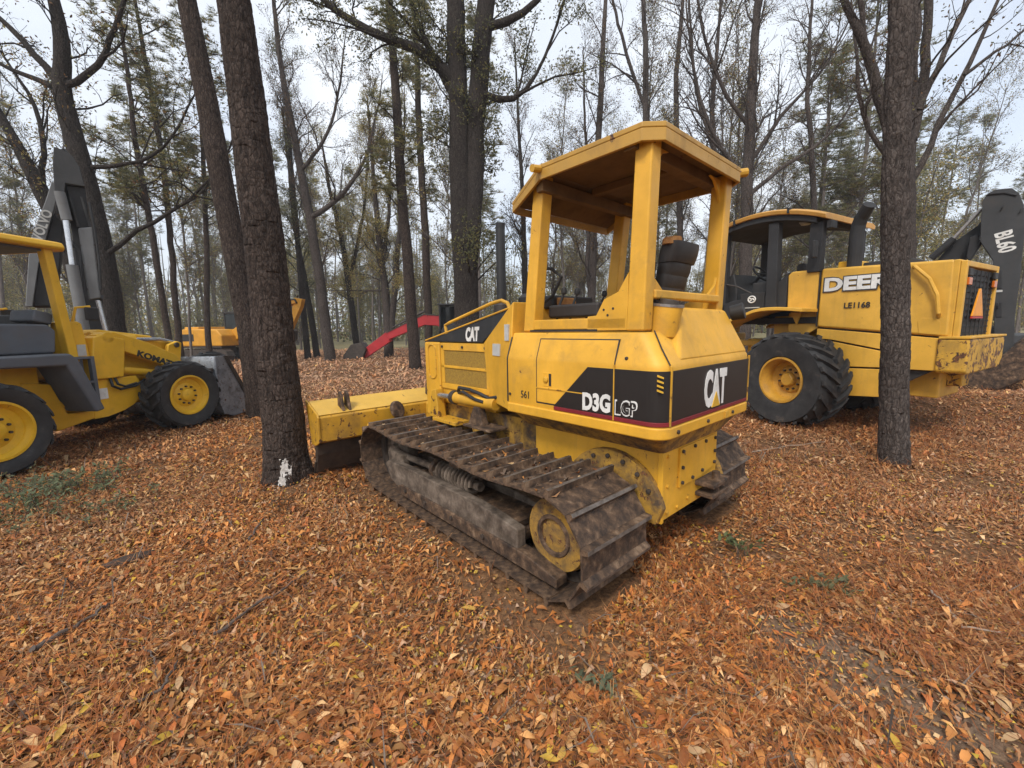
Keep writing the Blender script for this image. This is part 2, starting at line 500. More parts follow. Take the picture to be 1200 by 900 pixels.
# ================================================================== bulldozer
def make_dozer():
    hd = rad(41.7)
    T = thing('bulldozer', 'yellow crawler bulldozer with open canopy and muddy wide tracks in the foreground', 'bulldozer', (0.695, 3.399, 0.0), rad(90) + hd)
    def pt(name, mb, mat, par=T, bevel=0.006, smooth=False, seg=2):
        return mb.build(name, mat, par, bevel, smooth, seg)
    # ---------- plan outline of the rear body
    def outline(half, xr, xf=0.36, rc=0.10, n=7):
        P = [(xf, half)]
        for k in range(n):
            a = math.pi / 2 + (math.pi / 2) * k / (n - 1)
            P.append((xr + rc + rc * math.cos(a), half - rc + rc * math.sin(a)))
        return P + [(x, -y) for x, y in reversed(P)]
    rings = [[(x, y, z) for x, y in outline(h, xr, rc=rc)] for z, h, xr, rc in
             ((0.985, 0.640, -0.93, 0.1), (1.05, 0.656, -0.947, 0.1), (1.385, 0.656, -0.947, 0.1), (1.415, 0.651, -0.941, 0.1), (1.592, 0.585, -0.80, 0.08))]
    pt('body_shell', MB().loft(rings), 'cat', bevel=0.012, seg=3)
    sill = MB()
    so, si = outline(0.668, -0.959, 0.36, 0.11), outline(0.60, -0.89, 0.36, 0.05)
    sill.loft([[(x, y, z) for x, y in so] for z in (0.978, 1.052)])
    pt('sill', sill, 'cat', bevel=0.012, seg=3)
    # belly tapering from the sill to the rear case
    und = MB().loft([[(x, y, 0.982) for x, y in outline(0.62, -0.915, 0.36, 0.06)], [(x, y, 0.835) for x, y in outline(0.43, -0.835, 0.36, 0.04)]])
    pt('underbody', und, 'cat_muddy', bevel=0.01)
    # ---------- black band, seen in side panel, corner and rear panel
    def strip(z0, z1, off, th, x_start, rear=True):
        o = outline(0.656 + off, -0.947 - off, x_start, 0.10 + off, 9)
        i = outline(0.656 + off - th, -0.947 - off + th, x_start, 0.10 + off - th, 9)
        mb, n = MB(), len(o)
        vs, fs = [], []
        for k in range(n):
            vs += [(*i[k], z0), (*o[k], z0), (*o[k], z1), (*i[k], z1)]
        for k in range(n - 1):
            for q in range(4):
                fs.append((4 * k + q, 4 * k + (q + 1) % 4, 4 * k + 4 + (q + 1) % 4, 4 * k + 4 + q))
        fs += [(3, 2, 1, 0), (4 * n - 4, 4 * n - 3, 4 * n - 2, 4 * n - 1)]
        mb._add(vs, fs)
        return mb
    band = strip(1.085, 1.375, 0.009, 0.012, -0.43)
    for sgn in (1, -1):
        a, b = sgn * 0.650, sgn * 0.665
        band.prism([(-0.135, 1.085), (-0.4295, 1.085), (-0.4295, 1.375)], min(a, b), max(a, b))
    bo = pt('stripe_panel', band, 'black_decal', bevel=0)
    bo['label'] = 'black stripe panel with red lower edge round the rear'
    red = strip(1.057, 1.083, 0.010, 0.013, -0.135)
    pt('red_stripe', red, 'red_decal', bo, bevel=0.003)
    # seams of the panels
    for (x, y) in ((-0.628, 0.664),):
        pt('panel_seam', MB().box(x - 0.004, x + 0.004, 0.655, 0.6665, 1.058, 1.40), 'cat_worn', bevel=0)
    for y in (0.585, -0.585):
        pt('panel_seam', MB().box(-0.9585, -0.948, y - 0.005, y + 0.005, 1.058, 1.40), 'cat_worn', bevel=0)
    # yellow louvres on the corner
    for k in range(4):
        z = 1.255 + 0.027 * k
        pt('louvre_slot', MB().hexa([(-0.930, 0.637, z), (-0.905, 0.652, z + 0.012), (-0.905, 0.652, z + 0.022), (-0.930, 0.637, z + 0.010)],
                                    [(-0.941, 0.648, z), (-0.912, 0.668, z + 0.012), (-0.912, 0.668, z + 0.022), (-0.941, 0.648, z + 0.010)]), 'gold', bo, bevel=0)
    # lettering
    lettering('D3G', 'white', bo, (-0.392, 0.666, 1.092), (-1, 0, 0.03), (0, 0, 1), 0.118, 0.215, 0.045)
    lg = lettering('LGP', 'white', bo, (-0.640, 0.666, 1.094), (-1, 0, 0.03), (0, 0, 1), 0.098, 0.155, 0.030)
    lettering('LGP', 'black_decal', bo, (-0.648, 0.668, 1.104), (-1, 0, 0.03), (0, 0, 1), 0.078, 0.139, 0.0)
    lettering('CAT', 'white', bo, (-0.957, 0.165, 1.10), (0, -1, 0), (0, 0, 1), 0.245, 0.335, 0.05)
    pt('logo_triangle', MB().prism([(0.055, 1.098), (-0.065, 1.098), (-0.005, 1.195)], -0.965, -0.957, 'x'), 'gold', bo, bevel=0)
    pt('panel_gap', MB().tube([(-0.800, 0.512, 1.600), (-0.875, 0.560, 1.500), (-0.946, 0.590, 1.408)], 0.0045, 6), 'dark_ink', bevel=0)
    for s in (1, -1):
        pt('panel_gap', MB().tube([(0.357, 0.602 * s, 1.56), (0.357, 0.656 * s, 1.40), (0.357, 0.659 * s, 1.06)], 0.006, 6), 'dark_ink', bevel=0)
    for (x, z) in ((0.33, 1.12), (0.33, 1.02), (-0.70, 1.44)):
        pt('panel_bolt', MB().lathe([(0.011, 0), (0.011, 0.008), (0, 0.010)], (x, 0.655 if z < 1.4 else 0.640, z), 'y', 8), 'dark_steel', bevel=0)
    # ---------- side door with latch
    for sgn in (1,):
        y = 0.656 * sgn
        d = MB().loft([[(x, y - 0.01, 1.095), (x, y + 0.0045, 1.095), (x, y + 0.0045, 1.39), (x, y + 0.0005, 1.415), (x, y - 0.043, 1.545), (x, y - 0.06, 1.545)] for x in (0.034, -0.622)])
        gk = MB().loft([[(x, y - 0.012, 1.085), (x, y + 0.0012, 1.085), (x, y + 0.0012, 1.39), (x, y - 0.0028, 1.416), (x, y - 0.0475, 1.552), (x, y - 0.064, 1.552)] for x in (0.042, -0.630)])
        do = pt('side_door', d, 'cat', bevel=0.004)
        pt('door_gasket', gk, 'dark_ink', do, bevel=0)
        pt('latch_plate', MB().box(-0.115, -0.030, y, y + 0.007, 1.215, 1.315), 'cat', do, bevel=0.003)
        pt('latch_recess', MB().box(-0.112, -0.090, y + 0.004, y + 0.009, 1.222, 1.308), 'dark_ink', do, bevel=0)
        pt('latch_knob', MB().lathe([(0.022, 0), (0.022, 0.012), (0.012, 0.016), (0.0, 0.016)], (-0.062, y + 0.005, 1.265), 'y', 14), 'cat_worn', do, bevel=0)
        pt('trim_line', MB().box(-0.40, 0.034, y + 0.003, y + 0.010, 1.196, 1.203), 'cat_worn', do, bevel=0)
    lettering('561', 'dark_ink', T, (0.205, 0.657, 1.105), (-1, 0, 0), (0, 0, 1), 0.055, 0.085, 0.0)
    # ---------- fuel tank hump on the rear
    A = [(-0.940, 0.47, 1.418), (-0.80, 0.20, 1.745), (-0.60, 0.20, 1.745), (-0.60, 0.47, 1.50)]
    B = [(-0.940, -0.60, 1.418), (-0.80, -0.50, 1.738), (-0.60, -0.50, 1.738), (-0.60, -0.60, 1.50)]
    tk = pt('fuel_tank', MB().hexa(A, B), 'cat', bevel=0.025, seg=3)
    # filler neck and cap
    neck = MB().tube([(-0.765, 0.36, 1.57), (-0.785, 0.36, 1.68), (-0.795, 0.355, 1.745)], [0.085, 0.088, 0.092], 20)
    pt('filler_neck', neck, 'cat', tk, bevel=0.004)
    pt('filler_cap', MB().tube([(-0.796, 0.355, 1.748), (-0.802, 0.352, 1.785)], 0.060, 20), 'dark_steel', tk, bevel=0.006)
    pt('cap_ring', MB().tube([(-0.795, 0.355, 1.743), (-0.797, 0.355, 1.758)], 0.095, 20), 'polished', tk, bevel=0)
    pt('tail_lamp', MB().tube([(-0.80, -0.60, 1.71), (-0.89, -0.62, 1.73)], [0.055, 0.062], 16), 'black_plastic', T, bevel=0.006)
    # ---------- cowl between hood and body
    for s in (1, -1):
        c = MB().hexa([(0.93, 0.448 * s, 1.494), (0.36, 0.585 * s, 1.835), (0.36, 0.40 * s, 1.835), (0.93, 0.30 * s, 1.494)],
                      [(0.86, 0.448 * s, 0.98), (0.36, 0.654 * s, 0.98), (0.36, 0.40 * s, 0.98), (0.86, 0.30 * s, 0.98)])
        co = pt('cowl', c, 'cat', bevel=0.012)
        if s == 1:
            def cp(x, z, e=0.003):                                    # a point on the outer face of the cowl
                t = (z - 0.98) / 0.55
                yy = 0.448 + (0.93 - x) / 0.57 * (0.206 - 0.05 * max(0, min(1, t)))
                return (x, yy + e, z)
            for (x0, x1, z0, z1) in ((0.70, 0.555, 1.40, 1.50), (0.47, 0.40, 1.53, 1.66)):
                mb = MB().hexa([cp(x0, z0, -0.02), cp(x1, z0, -0.02), cp(x1, z1, -0.02), cp(x0, z1, -0.02)], [cp(x0, z0, 0.012), cp(x1, z0, 0.012), cp(x1, z1, 0.012), cp(x0, z1, 0.012)])
                pt('sticker', mb, 'grey_white', co, bevel=0)
    pt('dash_panel', MB().hexa([(0.36, 0.40, 1.84), (0.36, -0.40, 1.84), (0.36, -0.40, 1.0), (0.36, 0.40, 1.0)], [(0.62, 0.36, 1.76), (0.62, -0.36, 1.76), (0.62, -0.36, 1.0), (0.62, 0.36, 1.0)]), 'cat', bevel=0.01)
    # ---------- engine hood (black wedge) and engine enclosure
    hb = MB().hexa([(1.93, 0.452, 1.502), (0.935, 0.452, 1.502), (0.50, 0.44, 1.800), (0.515, 0.44, 1.800)], [(1.93, -0.452, 1.502), (0.935, -0.452, 1.502), (0.50, -0.44, 1.800), (0.515, -0.44, 1.800)])
    ho = pt('hood', hb, 'hood_black', bevel=0.014)
    lettering('CAT', 'white', ho, (1.195, 0.449, 1.508), (-1, 0, 0.03), (0, -0.03, 1), 0.135, 0.215, 0.055, shear=0.12)
    pt('hood_edge', MB().tube([(1.935, 0.456, 1.512), (0.53, 0.445, 1.803)], 0.008, 6), 'cat', ho, bevel=0)
    pt('hood_edge', MB().tube([(1.935, -0.456, 1.512), (0.53, -0.445, 1.803)], 0.008, 6), 'cat', ho, bevel=0)
    eb = pt('engine_enclosure', MB().box(0.80, 1.66, -0.43, 0.43, 0.86, 1.497), 'cat', bevel=0.01)
    for s in (1, -1):
        y0, y1 = 0.432 * s, 0.446 * s
        yl, yh = min(y0, y1), max(y0, y1)
        # frame of the side screen
        fr = MB().box(0.86, 1.655, yl, yh, 1.415, 1.49).box(0.86, 1.655, yl, yh, 1.235, 1.262).box(0.86, 1.655, yl, yh, 1.02, 1.075).box(0.86, 0.895, yl, yh, 1.076, 1.414).box(1.60, 1.655, yl, yh, 1.076, 1.414)
        fo = pt('screen_frame', fr, 'cat', eb, bevel=0.004)
        for z0, z1 in ((1.078, 1.233), (1.264, 1.413)):
            pt('screen_mesh', MB().box(0.897, 1.598, yl - 0.004 * s, yh - 0.009 * s, z0, z1), 'grille', fo, bevel=0)
        for x in (0.90, 1.26, 1.62):
            pt('bolt', MB().lathe([(0.014, 0), (0.014, 0.010), (0.0, 0.012)] if s > 0 else [(0.014, 0), (0.014, -0.010), (0.0, -0.012)], (x, yh if s > 0 else yl, 1.452), 'y', 8), 'dark_steel', fo, bevel=0)
    rg = pt('radiator_guard', MB().box(1.662, 1.955, -0.462, 0.462, 0.70, 1.496), 'cat', bevel=0.018, seg=3)
    for s in (1, -1):
        pts = []
        for k in range(25):
            a = 2 * math.pi * k / 24
            pts.append((1.80 + 0.075 * math.cos(a), 0.463 * s, 1.29 + (0.12 if math.sin(a) > 0 else -0.12) * (1 if abs(math.sin(a)) > 0.01 else 0) + 0.06 * math.sin(a)))
        pt('hand_hold', MB().tube(pts, 0.010, 6, False), 'cat_worn', rg, bevel=0)
    for k in range(9):
        z = 0.78 + 0.078 * k
        pt('grille_bar', MB().box(1.956, 1.972, -0.40, 0.40, z, z + 0.03), 'cat_worn', rg, bevel=0.004)
    # ---------- hood furniture
    pt('hood_rail', MB().tube([(1.66, 0.36, 1.565), (1.68, 0.36, 1.67), (1.60, 0.36, 1.695), (0.90, 0.36, 1.855), (0.76, 0.36, 1.872), (0.68, 0.36, 1.845), (0.63, 0.36, 1.76)], 0.017, 8), 'cat', bevel=0)
    ex = pt('exhaust_stack', MB().tube([(1.18, 0.0, 1.60), (1.18, 0, 1.95), (1.18, 0, 2.60), (1.175, 0, 2.66)], [0.05, 0.048, 0.046, 0.048], 16), 'hose', bevel=0)
    pt('muffler', MB().lathe([(0.05, 0), (0.085, 0.02), (0.085, 0.20), (0.05, 0.23)], (1.18, 0, 1.66), 'z', 18), 'dark_steel', ex, bevel=0)
    pc = pt('air_precleaner', MB().lathe([(0.045, 0), (0.045, 0.12), (0.10, 0.13), (0.11, 0.20), (0.06, 0.24), (0.0, 0.245)], (0.90, -0.12, 1.72), 'z', 18), 'black_plastic', bevel=0)
    # ---------- rear case under the body
    rc = pt('rear_case', MB().box(-0.823, 0.30, -0.411, 0.411, 0.377, 0.845), 'cat', bevel=0.008)
    pt('case_corner_plate', MB().box(-0.836, -0.80, 0.395, 0.425, 0.372, 0.84), 'cat', rc, bevel=0.004)
    cv = pt('cover_plate', MB().prism([(0.20, 0.555), (0.20, 0.825), (-0.36, 0.825), (-0.36, 0.59), (-0.10, 0.555)], -0.838, -0.822, 'x'), 'cat', rc, bevel=0.003)
    for (y, z) in ((0.17, 0.80), (0.0, 0.805), (-0.17, 0.805), (-0.33, 0.80), (0.17, 0.69), (0.17, 0.585), (0.02, 0.585), (-0.13, 0.60), (-0.33, 0.70), (-0.33, 0.615)):
        pt('bolt', MB().lathe([(0.013, 0), (0.013, -0.012), (0.0, -0.014)], (-0.838, y, z), 'x', 8), 'dark_steel', cv, bevel=0)
    for (y, z) in ((0.34, 0.80), (0.34, 0.42), (0.20, 0.42), (0.34, 0.60), (0.05, 0.44)):
        pt('bolt', MB().lathe([(0.012, 0), (0.012, -0.011), (0.0, -0.013)], (-0.823, y, z), 'x', 8), 'cat_worn', rc, bevel=0)
    hi = MB().box(-0.96, -0.80, -0.34, -0.06, 0.50, 0.535).box(-0.95, -0.80, -0.33, -0.07, 0.42, 0.452)
    ho2 = pt('drawbar', hi, 'mud_steel', rc, bevel=0.01)
    pt('drawbar_pin', MB().tube([(-0.91, -0.2, 0.38), (-0.91, -0.2, 0.59)], 0.026, 10), 'mud_steel', ho2, bevel=0)
    pt('sill_lug', MB().box(-0.972, -0.95, -0.21, -0.16, 0.99, 1.04), 'cat_worn', bevel=0.004)
    for y in (0.50, 0.10, -0.30, -0.60):
        pt('bolt', MB().lathe([(0.012, 0), (0.012, -0.010), (0.0, -0.012)], (-0.959, y, 1.015), 'x', 8), 'dark_steel', bevel=0)
    # belly and main frame between the tracks
    pt('main_frame', MB().box(0.30, 1.90, -0.40, 0.40, 0.36, 0.86), 'cat_muddy', bevel=0.01)
    for s in (1, -1):
        # final drive guard: arched plate inboard of the track
        prof = [(-0.47 + 0.40 * math.cos(a), 0.40 + 0.40 * math.sin(a)) for a in [math.pi * k / 14 for k in range(15)]]
        prof = [(0.0, 0.38)] + prof[1:-1] + [(-0.822, 0.38)]
        fd = pt('final_drive_guard', MB().prism(prof, min(0.412 * s, 0.47 * s), max(0.412 * s, 0.47 * s)), 'cat_muddy', bevel=0.006)
        for k in range(7):
            a = math.pi * (0.16 + 0.11 * k)
            pt('bolt', MB().lathe([(0.016, 0), (0.016, 0.014 * s), (0.0, 0.016 * s)], (-0.47 + 0.355 * math.cos(a), 0.47 * s, 0.40 + 0.355 * math.sin(a)), 'y', 8), 'dark_steel', fd, bevel=0)
        pt('final_drive_housing', MB().lathe([(0.20, 0.0), (0.20, 0.20 * s), (0.15, 0.24 * s)], (-0.45, 0.46 * s, 0.36), 'y', 28), 'mud_steel', bevel=0.01)
    # ---------- tracks
    xr, xf, zc, R = -0.47, 1.86, 0.36, 0.303
    Ls, La = xf - xr, math.pi * R
    tot = 2 * Ls + 2 * La
    NS = 38
    def path(s):
        s %= tot
        if s < Ls:                                       # top run, front to back, sagging between carrier rollers
            t = s / Ls
            sag = -0.030 * math.sin(math.pi * ((t * 2) % 1.0)) ** 2 - 0.012 * t * (1 - t)
            dz = -0.030 * math.sin(2 * math.pi * ((t * 2) % 1.0)) * math.pi * 2 / Ls
            return xf - s, zc + R + sag, math.atan2(dz, -1.0)
        s -= Ls
        if s < La:
            a = math.pi / 2 + s / R
            return xr + R * math.cos(a), zc + R * math.sin(a), a + math.pi / 2
        s -= La
        if s < Ls:
            return xr + s, zc - R, 0.0
        s -= Ls
        a = -math.pi / 2 + s / R
        return xf + R * math.cos(a), zc + R * math.sin(a), a + math.pi / 2
    pitch = tot / NS
    p2 = pitch * 0.5
    shoe_meshes = []
    for vv in range(3):
        # normal of the path is to the right of travel: outside of the loop is local -Z
        mb = MB()
        mb.prism([(-p2 + 0.004, 0.0), (p2 + 0.010, 0.0), (p2 + 0.010, -0.010), (-p2 + 0.040, -0.014), (-p2 + 0.030, -0.052 - 0.004 * vv), (-p2 + 0.008, -0.054), (-p2 + 0.000, -0.012)], -0.3175, 0.3175)
        me = mb.mesh('track_shoe')
        me.materials.append(M['mud_steel'])
        me.materials.append(M['worn_edge'])
        me.polygons[2 + 4].material_index = 1              # ground-polished edge of the grouser
        shoe_meshes.append(me)
    for sd_ in (1, -1):
        yc = 0.8375 * sd_
        tr = pt('track_chain', MB().box(0, 0.01, 0, 0.01, 0, 0.01), 'dark_steel', bevel=0) if False else None
        chain = MB()
        for k in range(2 * NS):
            x, z, a = path(k * pitch / 2)
            rot = Matrix.Rotation(-a, 3, 'Y')
            off = rot @ Vector((0, 0, 0.036))
            for w in (-0.075, 0.075):
                c = Vector((x, yc + w, z)) + off
                chain.box(c.x - 0.043, c.x + 0.043, c.y - 0.016, c.y + 0.016, c.z - 0.034, c.z + 0.034, rot)
        tr = pt('track_chain', chain, 'dark_steel', bevel=0)
        tr['kind'] = 'stuff'
        for k in range(NS):
            x, z, a = path(k * pitch + 0.02)
            o = bpy.data.objects.new('track_shoe', shoe_meshes[(k * 7) % 3])
            COL.objects.link(o)
            o.parent = T
            j = random.uniform(-0.012, 0.012)
            o.matrix_local = Matrix.Translation((x, yc, z)) @ Matrix.Rotation(-(a + j), 4, 'Y')
        # sprocket with teeth and its cover disc
        teeth = MB()
        prof = []
        for k in range(46):
            a = 2 * math.pi * k / 46
            prof.append((xr + (0.275 if k % 2 else 0.235) * math.cos(a), zc + (0.275 if k % 2 else 0.235) * math.sin(a)))
        teeth.prism(prof, yc - 0.03, yc + 0.03)
        sp = pt('sprocket', teeth, 'dark_steel', bevel=0)
        s = sd_
        disc = MB().lathe([(0.10, 0.02 * s), (0.228, 0.02 * s), (0.232, 0.14 * s), (0.222, 0.168 * s), (0.155, 0.182 * s), (0.118, 0.180 * s), (0.112, 0.170 * s), (0.09, 0.172 * s), (0.0, 0.178 * s)], (xr + 0.015, yc, zc + 0.01), 'y', 44)
        do = pt('sprocket_cover', disc, M['cat_muddy'], sp, bevel=0, smooth=True)
        hubr = MB().lathe([(0.135, 0.176 * s), (0.128, 0.192 * s), (0.108, 0.192 * s), (0.102, 0.176 * s)], (xr + 0.015, yc, zc + 0.01), 'y', 36, False)
        pt('hub_ring', hubr, 'mud_steel', sp, bevel=0, smooth=True)
        # idler
        idl = MB().lathe([(0.06, -0.06 * s), (0.25, -0.05 * s), (0.262, -0.03 * s), (0.262, 0.03 * s), (0.25, 0.05 * s), (0.10, 0.055 * s), (0.09, 0.10 * s), (0.0, 0.10 * s)], (xf, yc, zc), 'y', 36)
        pt('idler_wheel', idl, 'mud_grey', bevel=0, smooth=True)
        pt('carrier_roller', MB().lathe([(0.05, -0.12), (0.075, -0.11), (0.075, 0.11), (0.05, 0.12)], (0.72, yc, zc + R - 0.16), 'y', 20), 'mud_steel', bevel=0)
        for k in range(6):
            pt('track_roller', MB().lathe([(0.06, -0.13), (0.09, -0.12), (0.09, 0.12), (0.06, 0.13)], (-0.02 + 0.30 * k, yc, zc - R + 0.16), 'y', 20), 'mud_steel', bevel=0)
        # track frame: outer and inner rails
        yo0, yo1 = sorted((1.005 * s, 1.085 * s))
        yi0, yi1 = sorted((0.60 * s, 0.735 * s))
        railp = [(-0.20, 0.17), (-0.20, 0.335), (0.0, 0.36), (0.25, 0.382), (1.25, 0.382), (1.68, 0.365), (1.74, 0.33), (1.62, 0.19), (1.50, 0.150), (1.25, 0.140), (0.0, 0.150)]
        tf = pt('track_frame', MB().prism(railp, yo0, yo1), 'mud_grey', bevel=0.012)
        pt('frame_rail', MB().prism(railp, yi0, yi1), 'mud_grey', tf, bevel=0.012)
        pt('frame_web', MB().box(-0.1, 1.45, yc - 0.14, yc + 0.14, 0.28, 0.32), 'mud_steel', tf, bevel=0)
        gp_ = [(-0.55, 0.10), (-0.55, 0.16), (-0.30, 0.205), (-0.10, 0.21), (1.40, 0.20), (1.52, 0.145), (1.40, 0.10)]
        y0, y1 = sorted((1.00 * s, 1.10 * s))
        pt('roller_guard', MB().prism(gp_, y0, y1), 'mud_steel', tf, bevel=0.008)
        for x in (0.15, 0.55, 0.95, 1.3):
            pt('bolt', MB().lathe([(0.018, 0), (0.018, 0.012 * s), (0.0, 0.014 * s)], (x, (1.10 if s > 0 else -1.10), 0.165), 'y', 8), 'dark_steel', tf, bevel=0)
        # recoil spring and yoke rod on top of the frame
        hx = [(0.42 + 0.52 * t / 110.0, 0.945 * s + 0.070 * math.cos(2 * math.pi * t / 10), 0.425 + 0.070 * math.sin(2 * math.pi * t / 10)) for t in range(111)]
        pt('recoil_spring', MB().tube(hx, 0.015, 6), 'mud_grey', tf, bevel=0, smooth=True)
        pt('yoke_rod', MB().tube([(0.36, 0.945 * s, 0.425), (1.0, 0.945 * s, 0.425), (1.55, 0.945 * s, 0.40)], [0.035, 0.035, 0.030], 12), 'mud_grey', tf, bevel=0)
        pt('spring_seat', MB().tube([(0.94, 0.945 * s, 0.425), (0.99, 0.945 * s, 0.425)], 0.09, 14), 'mud_steel', tf, bevel=0.005)
        pt('yoke_block', MB().box(1.50, 1.80, min(0.93 * s, 1.02 * s), max(0.93 * s, 1.02 * s), 0.27, 0.44), 'mud_grey', tf, bevel=0.02)
    # ---------- canopy
    for s in (1, -1):
        y0, y1 = 0.455 * s, 0.56 * s
        rp = MB().hexa([(-0.755, y0, 1.60), (-0.635, y0, 1.60), (-0.635, y1, 1.60), (-0.755, y1, 1.60)], [(-0.785, y0, 2.69), (-0.675, y0, 2.69), (-0.675, y1, 2.69), (-0.785, y1, 2.69)])
        po = pt('canopy_post', rp, 'cat', bevel=0.012)
        ya, yb = sorted((0.535 * s, 0.556 * s))
        pt('post_gusset', MB().prism([(-0.645, 1.605), (-0.34, 1.605), (-0.34, 1.695), (-0.41, 1.70), (-0.47, 1.80), (-0.575, 1.84), (-0.645, 1.95)], ya, yb), 'cat', po, bevel=0.003)
        for (x, z) in ((-0.50, 1.70), (-0.54, 1.74), (-0.47, 1.735)):
            pt('bolt_hole', MB().lathe([(0.008, 0), (0.008, 0.002 * s), (0.0, 0.002 * s)], (x, 0.5565 * s, z), 'y', 8), 'dark_ink', po, bevel=0)
        fp = MB().hexa([(0.165, y0, 1.60), (0.275, y0, 1.60), (0.275, y1, 1.60), (0.165, y1, 1.60)], [(0.045, y0, 2.69), (0.145, y0, 2.69), (0.145, y1, 2.69), (0.045, y1, 2.69)])
        pt('canopy_post', fp, 'cat', bevel=0.012)
        pt('canopy_rail', MB().box(-0.635, 0.165, min(y0, y1) + 0.005, max(y0, y1) - 0.004, 1.612, 1.685), 'cat', bevel=0.008)
        pt('rail_slot', MB().box(-0.42, 0.20, min(0.556 * s, 0.560 * s), max(0.556 * s, 0.560 * s), 1.598, 1.613), 'dark_ink', bevel=0)
    rb = MB().hexa([(-0.775, 0.46, 1.79), (-0.71, 0.46, 1.79), (-0.71, 0.46, 1.845), (-0.775, 0.46, 1.845)], [(-0.775, -0.46, 1.79), (-0.71, -0.46, 1.79), (-0.71, -0.46, 1.845), (-0.775, -0.46, 1.845)])
    pt('canopy_rail', rb, 'cat', bevel=0.012)
    for s in (1, -1):
        pt('post_gusset', MB().prism([(0.46 * s, 1.845), (0.46 * s, 1.99), (0.435 * s, 1.92), (0.33 * s, 1.848)], -0.745, -0.725, 'x'), 'cat', bevel=0.003)
        pt('post_gusset', MB().prism([(0.46 * s, 2.66), (0.46 * s, 2.48), (0.44 * s, 2.56), (0.36 * s, 2.64), (0.29 * s, 2.66)], -0.74, -0.72, 'x'), 'cat', bevel=0.003)
    ro = [(0.03, 0.625), (-0.755, 0.625), (-0.845, 0.53), (-0.845, -0.53), (-0.755, -0.625), (0.03, -0.625)]
    rf = MB().prism(ro, 2.700, 2.733, 'z')
    rf.hexa([(0.0305, 0.625, 2.733), (0.0305, -0.625, 2.733), (0.0305, -0.625, 2.700), (0.0305, 0.625, 2.700)], [(0.34, 0.60, 2.560), (0.34, -0.60, 2.560), (0.335, -0.60, 2.530), (0.335, 0.60, 2.530)])
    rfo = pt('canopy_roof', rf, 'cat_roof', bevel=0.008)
    lip = MB()
    for (a, b) in zip(ro[:-1], ro[1:]):
        d = Vector((b[0] - a[0], b[1] - a[1], 0)).normalized()
        nrm = Vector((d.y, -d.x, 0))
        if nrm.dot(Vector((-0.4 - (a[0] + b[0]) / 2, -(a[1] + b[1]) / 2, 0))) < 0:
            nrm = -nrm
        a3, b3 = Vector((*a, 0)), Vector((*b, 0))
        i0, i1 = a3 + nrm * 0.022, b3 + nrm * 0.022
        lip.hexa([(a3.x, a3.y, 2.632), (b3.x, b3.y, 2.632), (i1.x, i1.y, 2.632), (i0.x, i0.y, 2.632)], [(a3.x, a3.y, 2.6995), (b3.x, b3.y, 2.6995), (i1.x, i1.y, 2.6995), (i0.x, i0.y, 2.6995)])
    for s in (1, -1):
        lip.hexa([(0.03, 0.625 * s, 2.6995), (0.335, 0.60 * s, 2.5295), (0.335, 0.578 * s, 2.5295), (0.03, 0.603 * s, 2.6995)], [(0.03, 0.625 * s, 2.632), (0.335, 0.60 * s, 2.482), (0.335, 0.578 * s, 2.482), (0.03, 0.603 * s, 2.632)])
    lip.box(0.318, 0.340, -0.577, 0.577, 2.478, 2.528)
    pt('roof_lip', lip, 'cat_roof', rfo, bevel=0.004)
    br = MB().box(-0.70, -0.62, -0.595, 0.595, 2.62, 2.692).box(0.03, 0.09, -0.59, 0.59, 2.57, 2.655).box(-0.619, 0.029, -0.04, 0.04, 2.64, 2.692)
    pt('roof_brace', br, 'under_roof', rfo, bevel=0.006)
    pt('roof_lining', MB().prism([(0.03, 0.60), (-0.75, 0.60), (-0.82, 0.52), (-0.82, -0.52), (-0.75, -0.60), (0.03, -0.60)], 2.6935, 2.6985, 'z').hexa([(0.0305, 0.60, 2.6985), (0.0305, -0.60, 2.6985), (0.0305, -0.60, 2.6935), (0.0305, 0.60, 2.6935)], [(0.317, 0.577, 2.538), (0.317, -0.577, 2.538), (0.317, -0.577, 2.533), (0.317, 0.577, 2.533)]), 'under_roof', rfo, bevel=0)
    pt('roof_lug', MB().tube([(0.02, 0.63, 2.70), (0.02, 0.70, 2.69)], 0.025, 10), 'cat_worn', rfo, bevel=0)
    pt('roof_lug', MB().tube([(-0.78, -0.60, 2.72), (-0.84, -0.66, 2.73)], 0.03, 10), 'cat_worn', rfo, bevel=0)
    # ---------- operator's place
    pt('floor_plate', MB().box(-0.62, 0.36, -0.42, 0.42, 1.48, 1.515), 'dark_steel', bevel=0.005)
    st = pt('seat', MB().box(-0.52, -0.02, -0.30, 0.20, 1.60, 1.74), 'seat_vinyl', bevel=0.04, seg=3)
    rot = Matrix.Rotation(rad(-9), 3, 'Y')
    def cushion(z0, z1, hw, th, x0, lean, yc):
        rings = []
        for k in range(7):
            t = k / 6.0
            z = z0 + (z1 - z0) * t
            f = 0.72 + 0.28 * math.sin(math.pi * min(1, max(0, 0.12 + 0.76 * t))) ** 0.5
            xx = x0 - (z - z0) * lean
            rings.append([(xx + th * f * np.sign(math.cos(a)) * abs(math.cos(a)) ** 0.6, yc + hw * (0.9 + 0.1 * f) * np.sign(math.sin(a)) * abs(math.sin(a)) ** 0.45, z) for a in [2 * math.pi * q / 24 for q in range(24)]])
        return MB().loft(rings)
    for q, (z0, z1, hw, th, x0) in enumerate(((1.72, 1.805, 0.150, 0.056, -0.530), (1.797, 1.892, 0.157, 0.058, -0.545), (1.882, 1.982, 0.164, 0.060, -0.562), (1.970, 2.072, 0.170, 0.062, -0.582))):
        pt('backrest_cushion', cushion(z0, z1, hw, th, x0, 0.22, -0.08 - 0.008 * q), 'seat_vinyl', st, bevel=0, smooth=True)
